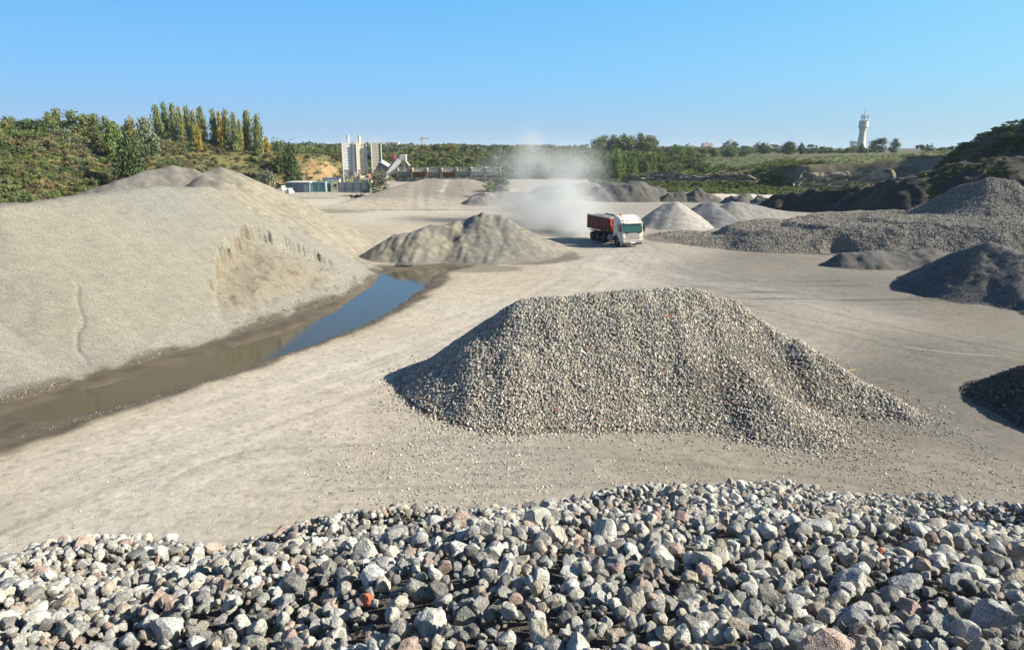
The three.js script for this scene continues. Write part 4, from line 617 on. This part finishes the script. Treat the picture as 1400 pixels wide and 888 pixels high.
[[-69.8, 128, 12.9, 7.4, 0, 'large dark round bush on the left bank below the wood'], [-41.2, 118, 6.9, 4.2, 5, 'dusty bush behind the left heap near the white blocks'], [-30.5, 160, 5.4, 5.4, 5, 'dusty bush at the foot of the white conveyor'], [-4.7, 143, 4.3, 3, 4, 'green bush on the small heap at the foot of the ramp'], [-2.2, 150, 5.2, 4.2, 0, 'dark bush at the right end of the ramp beside the dust'],
  [-66.2, 200, 13.3, 4.6, 1, 'olive bush at the end of the left bank beyond the poplars'], [-60, 190, 12, 5, 0, 'dark bush on the left bank above the bare scarp'], [-47, 192, 5.4, 5, 1, 'olive bush at the foot of the bare scarp beside the silos']]
  .forEach(([x, d, top, w, k, l], i) => plantTree('bush', l, 'bush', undefined, treeKit(k, 2), x, d, top, w * 1.1, i));
[[92.6, 140, 17.9, 4.2, 0], [93.8, 137, 17.5, 4, 0], [94.2, 134, 17.6, 4.4, 0], [92.8, 146, 17.0, 2.6, 0], [92.7, 150, 16.2, 2.6, 5], [94.2, 158, 13.9, 1.8, 5], [91.7, 128, 17.7, 3.4, 0], [90.5, 122, 17.6, 3.6, 0]]
  .forEach(([x, d, top, w, k], i) => plantTree('bush', HUE[k] + ' bush on the crest of the dark hill, ' + ORD[7 - i] + ' from the left', 'bush', 'bushes on the crest of the dark hill', treeKit(k, 1), x, d, Math.min(top, land(x, d) + 2.4), w, i));
{ // weeds growing in the left heap
  const t = thing('weed', 'spiky green weed growing out of the left sand heaps', 'weed', [-26.6, backHeap.at(-26.6, 73) - .05, -73]);
  const R = rng(9), P = []; for (let i = 0; i < 26; i++) { const a = R() * 6.28, l = .7 + .6 * R(), e = .35 + .9 * R(), w = .05, x = Math.cos(a) * l * Math.sin(e), z = Math.sin(a) * l * Math.sin(e), y = l * Math.cos(e); P.push(-w * Math.sin(a), 0, w * Math.cos(a), w * Math.sin(a), 0, -w * Math.cos(a), x, y, z); }
  const g = new THREE.BufferGeometry(); g.setAttribute('position', new THREE.Float32BufferAttribute(P, 3)); g.computeVertexNormals(); part('leaves', g, std([.09, .12, .03], .8, { side: THREE.DoubleSide }), t);
}
// undergrowth: far too many plants to count
function undergrowth(name, label, n, seed, place, kinds, size, count = 110, leaf = .17) {
  const R = rng(seed), list = []; let tries = 0; while (list.length < n && tries++ < n * 8) { const p = place(R); if (p) list.push(p); }
  const o = new THREE.Group(); o.name = name; o.userData = { kind: 'stuff', label }; scene.add(o);
  kinds.forEach((k, i) => {
    const mine = list.filter((_, j) => j % kinds.length === i); const B = []; for (let j = 0; j < 6; j++) B.push([gauss(R) * .34, .25 + .4 * R(), gauss(R) * .34, .30, .24, .30]);
    const im = new THREE.InstancedMesh(leaves(seed + i, count, B, leaf, PAL[k]), leafMat, mine.length);
    mine.forEach((p, j) => { const s = lerp(size[0], size[1], R() * R()) * (p[3] ?? 1); M4.compose(V(p[0], p[1], p[2] - .1), Q.setFromEuler(E.set(0, R() * 6.3, 0)), S3.set(s * (.9 + .5 * R()), s * (.7 + .5 * R()), s * (.9 + .5 * R()))); im.setMatrixAt(j, M4); const t = .75 + .5 * R(); im.setColorAt(j, rgb([t * (.95 + .15 * R()), t, t])); });
    im.name = 'scrub'; im.castShadow = im.receiveShadow = true; o.add(im);
  });
}
undergrowth('left_scrub', 'dense scrub covering the left bank', 5200, 11, (R) => { const d = lerp(62, 235, R()), x = lerp(-135, -44, R()), [s] = pit(x, d); if (s < .8 || s > 52) return; const n = fbm(x * .035, d * .035, 3, 231); if (d > 196 && s < 7 && x > -60) return R() < .12 ? [x, d, land(x, d), .6] : undefined; if (d > 150 && s < 22 && n > .0 && R() < .75) return [x, d, land(x, d), .35]; return [x, d, land(x, d), s > 24 ? 1.15 : .85]; }, [7, 1, 4, 1, 7, 5, 0], [1.0, 2.6], 340, .085);
undergrowth('back_scrub', 'scrub and small trees covering the slope behind the plant and the dust', 3400, 12, (R) => { const d = lerp(228, 330, R()), x = lerp(-105, 70, R()), [s] = pit(x, d); if (s < 1) return; const n = fbm(x * .03, d * .03, 3, 233); if (d > 285 && n > -.1 && R() < .85) return; return [x, d, land(x, d), d > 270 ? .9 : 1.1]; }, [0, 1, 4, 0, 7, 4, 1], [1.6, 3.6], 260, .088);
undergrowth('right_scrub', 'bushes and weeds on the terraced slope at right', 3800, 13, (R) => { const d = lerp(158, 235, R()), x = lerp(26, 84, R()), [s] = pit(x, d), n = fbm(x * .05, d * .05, 3, 235); if (s > 26 && R() < .6 + n) return; if (s < 4 && x > 74) return; if (s < -24 || (x > 74 && d < 170) || d < 166 + 4 * n || (s < 0 && R() < .35)) return; return [x, d, land(x, d), s < 0 ? .75 : s > 8 ? .5 : .7]; }, [4, 4, 1, 7], [.7, 2.1], 220, .105);
undergrowth('field_grass', 'rough grass and weeds on the field at right', 5200, 14, (R) => { const d = 178 + 240 * R() * R(), x = lerp(48, 250, R()), [s] = pit(x, d); if (s < 4) return; return [x, d, land(x, d), .35 + d * .0008]; }, [1, 7, 1, 4], [.6, 1.3], 50, .2);
undergrowth('hill_scrub', 'dark brambles on the hill at the right edge', 1700, 15, (R) => { const d = lerp(70, 165, R()), x = lerp(74, 128, R()), [s, , run] = pit(x, d); if (s < run * .55) return; return [x, d, land(x, d), .8]; }, [0, 0, 0], [1.0, 2.2], 170, .12);
undergrowth('mound_weeds', 'weeds and grass growing on the dark spoil mounds at right', 900, 16, (R) => { const onBank = R() < .5, x = onBank ? lerp(54, 80, R()) : lerp(42, 80, R()), d = onBank ? lerp(86, 112, R()) : lerp(112, 134, R()), h = onBank ? bank : mound, v = h.fn(x, d); if (v < .8) return; if (onBank ? fbm(x * .3, d * .3, 3, 177) < .22 : v < 3.4) return; return [x, d, ground(x, d) + v, .5]; }, [1, 0, 5], [.6, 1.3], 120, .14);
undergrowth('far_trees', 'distant wooded skyline', 2600, 17, (R) => { const d = lerp(430, 1600, R() * R()), x = lerp(-.85, .85, R()) * d; const n = fbm(x * .006, d * .004, 3, 237); if (n < .02 || (x > 30 && (n < .22 || d > 1000 || R() < .55))) return; return [x, d, land(x, d), d / 560]; }, [0, 0, 5, 1], [3, 6.0], 90, .2);

// ------------------------------------------------------------------ the concrete plant
{
  const white = std([.78, .77, .72], .55, { map: dirtTex }), cream = std([.80, .74, .58], .6, { map: dirtTex }), pale = std([.62, .65, .67], .6, { map: dirtTex }), greyW = std([.40, .385, .34], .7, { map: dirtTex }), steel = std([.55, .56, .55], .5), dark = std([.04, .042, .045], .8);
  const corr = (w, h, dep, n) => { // ribbed sheet cladding round a tall bin
    const L = [bx(w - .1, h, dep - .1)]; for (let i = 0; i < n; i++) L.push(bx(w, h / n * .62, dep, 0, -h / 2 + (i + .5) * h / n, 0, 0, 0, 0, .04)); return merge(L);
  };
  const silo = (label, x, d, w, cm, hm, turn, vent) => {
    const t = thing('silo', label, 'silo', [x, 0, -d], turn, undefined), y0 = 5.3, h = 6.7, dp = 2.7;
    const body = part('cladding', corr(w, h, dp, 9).translate(0, y0 + h / 2, 0), cm, t);
    part('hopper', new THREE.CylinderGeometry(w * .68, .35, 2.3, 4, 1).rotateY(Math.PI / 4).translate(0, y0 - 1.2, 0), hm, t);
    for (const a of [-1, 1]) for (const b of [-1, 1]) part('leg', bx(.24, y0 + h + .1, .24, a * (w / 2 + .08), (y0 + h) / 2, b * (dp / 2 + .08)), white, t);
    for (const a of [-1, 1]) part('brace', [bar([-w / 2 * a, 2.2, dp / 2 + .1], [w / 2 * a, 4.9, dp / 2 + .1], .12), bar([w / 2 + .1, 2.2, -dp / 2 * a], [w / 2 + .1, 4.9, dp / 2 * a], .12)], white, t);
    const rail = []; for (const y of [.55, 1.1]) for (const s of [-1, 1]) rail.push(bx(w + .3, .05, .05, 0, y0 + h + y, s * dp / 2), bx(.05, .05, dp + .2, s * w / 2, y0 + h + y, 0)); for (const a of [-1, 0, 1]) for (const b of [-1, 1]) rail.push(bx(.05, 1.15, .05, a * w / 2, y0 + h + .57, b * dp / 2));
    part('railing', rail, steel, t);
    if (vent) { part('vent', [cyl(.32, .32, 1.7, vent, y0 + h + .85, 0, 14), cyl(.36, .36, .15, vent, y0 + h + 1.75, 0, 14)], white, t); }
    return [t, body];
  };
  silo('left silo of the white plant, clad in pale blue-grey ribbed sheet', -41.6, 178, 2.6, pale, pale, .3, .25);
  silo('middle silo of the white plant, cream coloured and sunlit', -38.3, 178.4, 2.3, cream, cream, .3, -.3);
  silo('right silo of the white plant, standing apart in grey cladding', -34.6, 178.6, 2.3, greyW, greyW, .3, 0);
  const st = thing('pipe_tower', 'white pipe tower and ladder between the left and middle silos', 'tower', [-39.9, 0, -177.4]); part('duct', [bx(.7, 9.6, .9, 0, 7.1, 0, 0, 0, 0, .05)], white, st); part('pipe', [bar([.7, 12.2, 0], [4.1, 13.3, -.5], .09), bar([2.3, 13.2, -.3], [2.2, 11.9, -.3], .08)], white, st);
  part('ladder', [bx(.05, 11, .05, .5, 6, .5), bx(.05, 11, .05, .85, 6, .5), ...Array.from({ length: 22 }, (_, i) => bx(.35, .04, .04, .675, .7 + i * .5, .5))], steel, st);
  const mx = thing('mixer', 'white mixer machinery and pipework under the silos', 'machinery', [-37.6, 0, -176.8]);
  part('drum', [cyl(.9, .9, 2.4, 0, 3.0, 0, 16, 0, Math.PI / 2)], cream, mx); part('platform', [bx(6.6, .14, 2.2, 0, 2.1, 0)], steel, mx); part('frame', [bx(.16, 2.1, .16, -3, 1.05, 1), bx(.16, 2.1, .16, 3, 1.05, 1), bx(.16, 2.1, .16, 0, 1.05, 1), bar([-3, .2, 1], [0, 2, 1], .1), bar([3, .2, 1], [0, 2, 1], .1)], white, mx); part('pipe', [bar([1.6, 2.4, .4], [2.6, 5.8, .2], .22), bar([-1.5, 2.4, .3], [-2.4, 4.8, .3], .22), cyl(.4, .4, 1.2, 1.9, 2.8, .7, 12)], white, mx); part('motor', [bx(.6, .5, .5, 1.1, 3.7, .6, 0, 0, 0, .06), cyl(.3, .3, .7, -1.2, 3.6, .7, 10, 0, Math.PI / 2)], std([.22, .05, .03], .6), mx);
  // ribbed grey panel wall in front
  const pw = thing('panel_wall', 'grey ribbed panel wall of four bays in front of the silos', 'wall', [-39.6, 0, -174]);
  for (let i = 0; i < 4; i++) { const L = [bx(1.86, 2.5, .12, -2.91 + i * 1.94, 1.2, 0)]; for (let j = 0; j < 9; j++) L.push(bx(1.84, .13, .06, -2.91 + i * 1.94, .15 + j * .27, .08)); part('panel', L, std([.33, .36, .385], .6, { map: dirtTex }), pw); }
  for (let i = 0; i < 5; i++) part('post', bx(.10, 2.6, .22, -3.88 + i * 1.94, 1.25, .03), std([.12, .125, .13], .7), pw);
  // offices and container
  const of = thing('office_building', 'cream site office with a blue roof edge and dark doorway beside the silos', 'building', [-45.5, 0, -176.5]);
  part('wall', bx(4.2, 3.4, 3, 0, 1.7, 0), cream, of); part('roof', bx(4.5, .22, 3.3, 0, 3.3, 0), std([.10, .15, .34], .5), of); part('door', bx(1.5, 2.1, .08, -.9, 1.05, 1.53), dark, of); const wf = part('window', bx(.9, .9, .06, 1.0, 1.6, 1.52), std([.6, .6, .58]), of); part('pane', bx(.76, .76, .03, 1.0, 1.6, 1.56), std([.03, .07, .08], .1), wf);
  const tb = thing('glazed_cabin', 'teal glazed cabin between the blue-grey container and the office', 'cabin', [-48.3, 0, -174.6]);
  part('frame', [bx(3.5, .25, 2.4, 0, 2.45, 0), bx(3.5, .2, 2.4, 0, .1, 0), bx(.14, 2.4, .14, -1.7, 1.2, 1.15), bx(.14, 2.4, .14, 1.7, 1.2, 1.15), bx(.1, 2.4, .1, 0, 1.2, 1.15), bx(3.4, 2.3, .1, 0, 1.2, -1.1), bx(.1, 2.3, 2.2, -1.68, 1.2, 0), bx(.1, 2.3, 2.2, 1.68, 1.2, 0)], std([.22, .34, .38], .5), tb); for (const s of [-1, 1]) part('pane', bx(1.55, 2.0, .04, s * .85, 1.25, 1.12), new THREE.MeshPhysicalMaterial({ color: rgb([.03, .16, .19]), roughness: .08, clearcoat: 1 }), tb);
  const ct = thing('container_cabin', 'long blue-grey container cabin with a white roof left of the plant', 'container', [-53, 0, -174], -.12);
  const cm = std([.17, .215, .27], .6, { map: dirtTex }); part('wall', [bx(5.6, 2.3, 2.4, 0, 1.15, 0), ...Array.from({ length: 14 }, (_, i) => bx(.2, 2.15, .06, -2.6 + i * .4, 1.15, 1.2))], cm, ct); part('roof', [bx(6.1, .22, 4.6, .1, 2.48, -.9)], std([.74, .74, .72], .5), ct); part('door', bx(.9, 1.9, .1, 1.9, 1.0, 1.24), std([.30, .34, .37], .6), ct);
  const bk = thing('block_stack', 'stack of white concrete blocks left of the container cabin', 'blocks', [-55.5, 0, -169.5], .3); [[0, 0, 0, 2.2], [.1, .62, .1, 1.7], [-.3, 1.24, 0, .9], [1.5, 0, .4, 1.3], [1.3, .62, .3, 1.0]].forEach(([x, y, z, w], i) => part('block' + (i ? '_00' + i : ''), bx(w, .6, .8, x, y + .3, z, 0, .05 * i, 0, .03), std([.62, .62, .59], .8), bk));
  // conveyors
  const cv = thing('covered_conveyor', 'dark sloping conveyor running down to the right from behind the silos', 'conveyor', [0, 0, 0]); part('gallery', [bar([-39, 10.0, -180.6], [-29.8, 5.0, -176.5], 1.0, 1.1)], std([.10, .11, .125], .7), cv); part('cover', [bar([-39, 10.62, -180.6], [-29.8, 5.62, -176.5], .22, 1.2)], std([.5, .53, .56], .5), cv);
  const wc = thing('white_conveyor', 'white boxed conveyor climbing steeply to the right beside the bins', 'conveyor', [0, 0, 0]);
  part('gallery', [bar([-30.9, 3.6, -170.6], [-26.9, 8.6, -171.6], 1.15, 1.0)], white, wc); part('side_rail', [bar([-31.9, 4.0, -170.9], [-27.9, 8.7, -171.9], .25, .9)], std([.35, .35, .33], .7), wc); part('head', bx(1.6, 1.3, 1.3, -26.6, 8.5, -171.6, 0, 0, 0, .05), white, wc); part('support', [bar([-26.3, 8.2, -171.2], [-26.3, 3.8, -171.2], .22), bar([-27.2, 7.9, -171.2], [-26.3, 5.6, -171.2], .14), bar([-31, 3.6, -170.4], [-30.6, 1, -170.4], .3)], white, wc); part('motor', [cyl(.35, .35, .8, -28.7, 8.5, -171.2, 12)], std([.55, .03, .04], .5), wc); part('chute', [bar([-26, 7.6, -171], [-25, 6.4, -170.6], .5)], greyW, wc);
}
// ------------------------------------------------------------------ the row of aggregate bins at the top of the ramp
{
  const conc = std([.30, .285, .255], .9, { map: dirtTex }), lightC = std([.46, .44, .40], .9, { map: dirtTex }), rust = std([.24, .095, .045], .9, { map: dirtTex }), dark = std([.05, .045, .04], .9), paleB = std([.44, .47, .49], .8, { map: dirtTex }), orange = std([.5, .17, .05], .8);
  const front = [conc, rust, conc, rust, conc, paleB, lightC], desc = ['grey concrete bin nearest the white conveyor in the bin row', 'rust-fronted bin, second from the conveyor in the bin row', 'grey bin with an orange corner post in the bin row', 'rust-fronted bin in the middle of the bin row', 'grey open bin, third from the right end of the bin row', 'pale blue fronted bin, second from the right end of the bin row', 'light-framed bin at the right end of the bin row'];
  for (let i = 0; i < 7; i++) {
    const x = -26.3 + i * 3.62, t = thing('aggregate_bin', desc[i], 'bin', [x, 3.35, -171.5], 0, undefined), w = 3.5, lift = i > 3 ? .12 : 0;
    part('back_panel', bx(w, 1.7, .14, 0, 1.75 + lift, -1.5, -.12), i % 2 ? lightC : conc, t);
    part('front_panel', bx(w - .1, 1.05, .14, 0, 1.15 + lift, 1.2, .18), front[i], t);
    for (const s of [-1, 1]) part('side_panel', [bx(.12, 1.5, 2.8, s * (w / 2 - .06), 1.7 + lift, -.1)], conc, t);
    part('floor', bx(w - .2, .1, 2.6, 0, .75, -.1), dark, t);
    part('rim', [bx(w + .05, .16, .2, 0, 2.62 + lift, -1.58), bx(.2, .16, 3.2, -w / 2 + .05, 2.5 + lift, -.1), bx(.2, .16, 3.2, w / 2 - .05, 2.5 + lift, -.1), bx(w, .14, .2, 0, 1.78 + lift, 1.3)], i > 4 ? std([.56, .55, .51], .8) : lightC, t);
    for (const s of [-1, 1]) part('post', bx(.16, 2.5, .2, s * (w / 2 - .1), 1.25 + lift, 1.35), i === 2 && s < 0 ? orange : conc, t);
    part('painted_shade', bx(w, .3, .1, 0, .5, 1.0), dark, t);  // solid dark bar below the bin floor, standing in for shade
  }
  const rw = thing('retaining_wall', 'low grey retaining wall with dark posts under the bin row', 'wall', [-15.5, 3.0, -169.6]); part('wall', bx(25.6, 1.1, .25, 0, .3, 0), conc, rw); for (let i = 0; i < 13; i++) part('post', bx(.16, 1.25, .2, -12 + i * 2, .58, .18), dark, rw);
}
// ------------------------------------------------------------------ beyond the quarry
{
  const pale = std([.55, .50, .40], .8), metal = std([.45, .46, .46], .5), wt = thing('water_tower', 'pale flared water tower with antennas on the skyline at right', 'tower', [445.5, land(445.5, 900) - .5, -900]);
  part('shaft', new THREE.LatheGeometry([[6.2, 0], [5.0, 6], [4.2, 14], [3.9, 20], [4.2, 24], [5.4, 26.5]].map((p) => new THREE.Vector2(...p)), 28), pale, wt); part('tank', new THREE.LatheGeometry([[5.4, 26.5], [5.5, 27], [5.5, 33], [5.2, 34], [0.1, 34]].map((p) => new THREE.Vector2(...p)), 28), pale, wt);
  part('gallery', [cyl(5.9, 5.9, .5, 0, 27, 0, 28), cyl(5.8, 5.8, .4, 0, 34.2, 0, 28)], std([.4, .38, .33]), wt);
  for (const [x, z, h] of [[-4, 1, 8], [3.5, 2, 7], [0, -3, 9], [-1, 3, 6], [5, -1, 8]]) part('antenna', [cyl(.5, .4, h, x, 34 + h / 2, z, 6), bx(2.0, 2.6, 1, x, 34 + h * .75, z)], metal, wt);
  part('ring_platform', [cyl(4.6, 4.6, .4, 0, 38.6, 0, 20)], metal, wt); part('mast', [cyl(.6, .3, 17, 0, 42, 0, 6), bx(1.6, 1.6, 1.6, 0, 41.3, 0)], metal, wt);
  const block = (label, x, y, w, h, c) => { const t = thing('apartment_building', label, 'building', [x, y, -1500], .2); part('wall', bx(w, h + 12, 14, 0, h / 2 - 6, 0), std(c, .8), t); part('roof', bx(w * .4, 2.4, 8, w * .1, h + 1.2, 0), std([.5, .48, .45]), t); const n = Math.max(2, Math.round(w / 6)), m = Math.max(2, Math.round(h / 4)); for (let j = 0; j < m; j++) part('window_band', bx(w * .9, 1.3, .3, 0, 2 + j * h / m, 7.1), std([.12, .13, .15], .3), t); return t; };
  const Y = land(420, 1500);
  block('low pinkish apartment block, second from the left in the far town', 415, Y, 21, 23.5 - Y, [.60, .42, .36]); block('tallest white stepped apartment block in the far town', 468, Y, 17, 29.5 - Y, [.66, .60, .55]); block('shorter pink annex against the tallest far apartment block', 457, Y, 12, 24.5 - Y, [.58, .44, .38]); block('white apartment block right of the tallest one in the far town', 528, Y, 13, 25 - Y, [.70, .70, .70]); block('rightmost white apartment block in the far town', 545, Y, 12, 23 - Y, [.70, .70, .72]); block('small white house roof leftmost in the far town', 378, Y, 13, 22 - Y, [.6, .6, .6]);
  const hx = -186, wh = thing('warehouse', 'long pale warehouse roof on the skyline behind the silos', 'building', [hx, land(hx, 1100), -1100]); part('wall', bx(20, 14, 14, 0, 2, 0), std([.65, .6, .56]), wh); part('roof', bx(21, 1, 15, 0, 9.3, 0), std([.7, .66, .62]), wh);
  const cr = thing('tower_crane', 'orange tower crane on the skyline above the bins', 'crane', [-153, land(-153, 1200), -1200]); const o = std([.75, .38, .12], .6); part('mast', bx(1.6, 32 - land(-153, 1200), 1.6, 0, (32 - land(-153, 1200)) / 2, 0), o, cr); part('jib', [bx(16, 1.2, 1.2, 5, 28.4 - land(-153, 1200), 0), bar([0, 32 - land(-153, 1200), 0], [9, 29 - land(-153, 1200), 0], .5)], o, cr); part('counterweight', bx(3, 2.4, 1.8, -2.5, 27.6 - land(-153, 1200), 0), std([.6, .5, .4]), cr);
  // dark scrap at the foot of the ramp
  const sc = thing('scrap_pile', 'black tangle of scrap lying on the yard before the panel wall', 'scrap', [-32.4, 0, -149.5]); const R = rng(303); for (let i = 0; i < 9; i++) part('lump' + (i ? '_00' + i : ''), rockGeo(500 + i, 1, 6, .2).scale(.5 + .5 * R(), .3 + .3 * R(), .4).translate(gauss(R) * 1.1, .35 + .3 * R(), gauss(R) * .5), std([.02, .02, .022], .7), sc); part('rod', [bar([-1.6, .1, 0], [.8, 1.3, .2], .1), bar([1.6, .1, .3], [-.4, 1.2, 0], .1)], std([.03, .03, .03]), sc);
  const gb = tag(rockMesh(), 'boulder', 'dark boulder at the edge of the water before the grey sand heap', 'boulder'); gb.position.set(-9.9, ground(-9.9, 61.6) + .15, -61.6);
}
scene.fog = new THREE.FogExp2(new THREE.Color().setRGB(.62, .74, .88), .00012);
function rockMesh() { const o = new THREE.Mesh(rockGeo(555, 2, 9, .1).scale(.75, .42, .5), std([.09, .09, .085], .9)); return o; }
renderer.render(scene, camera);
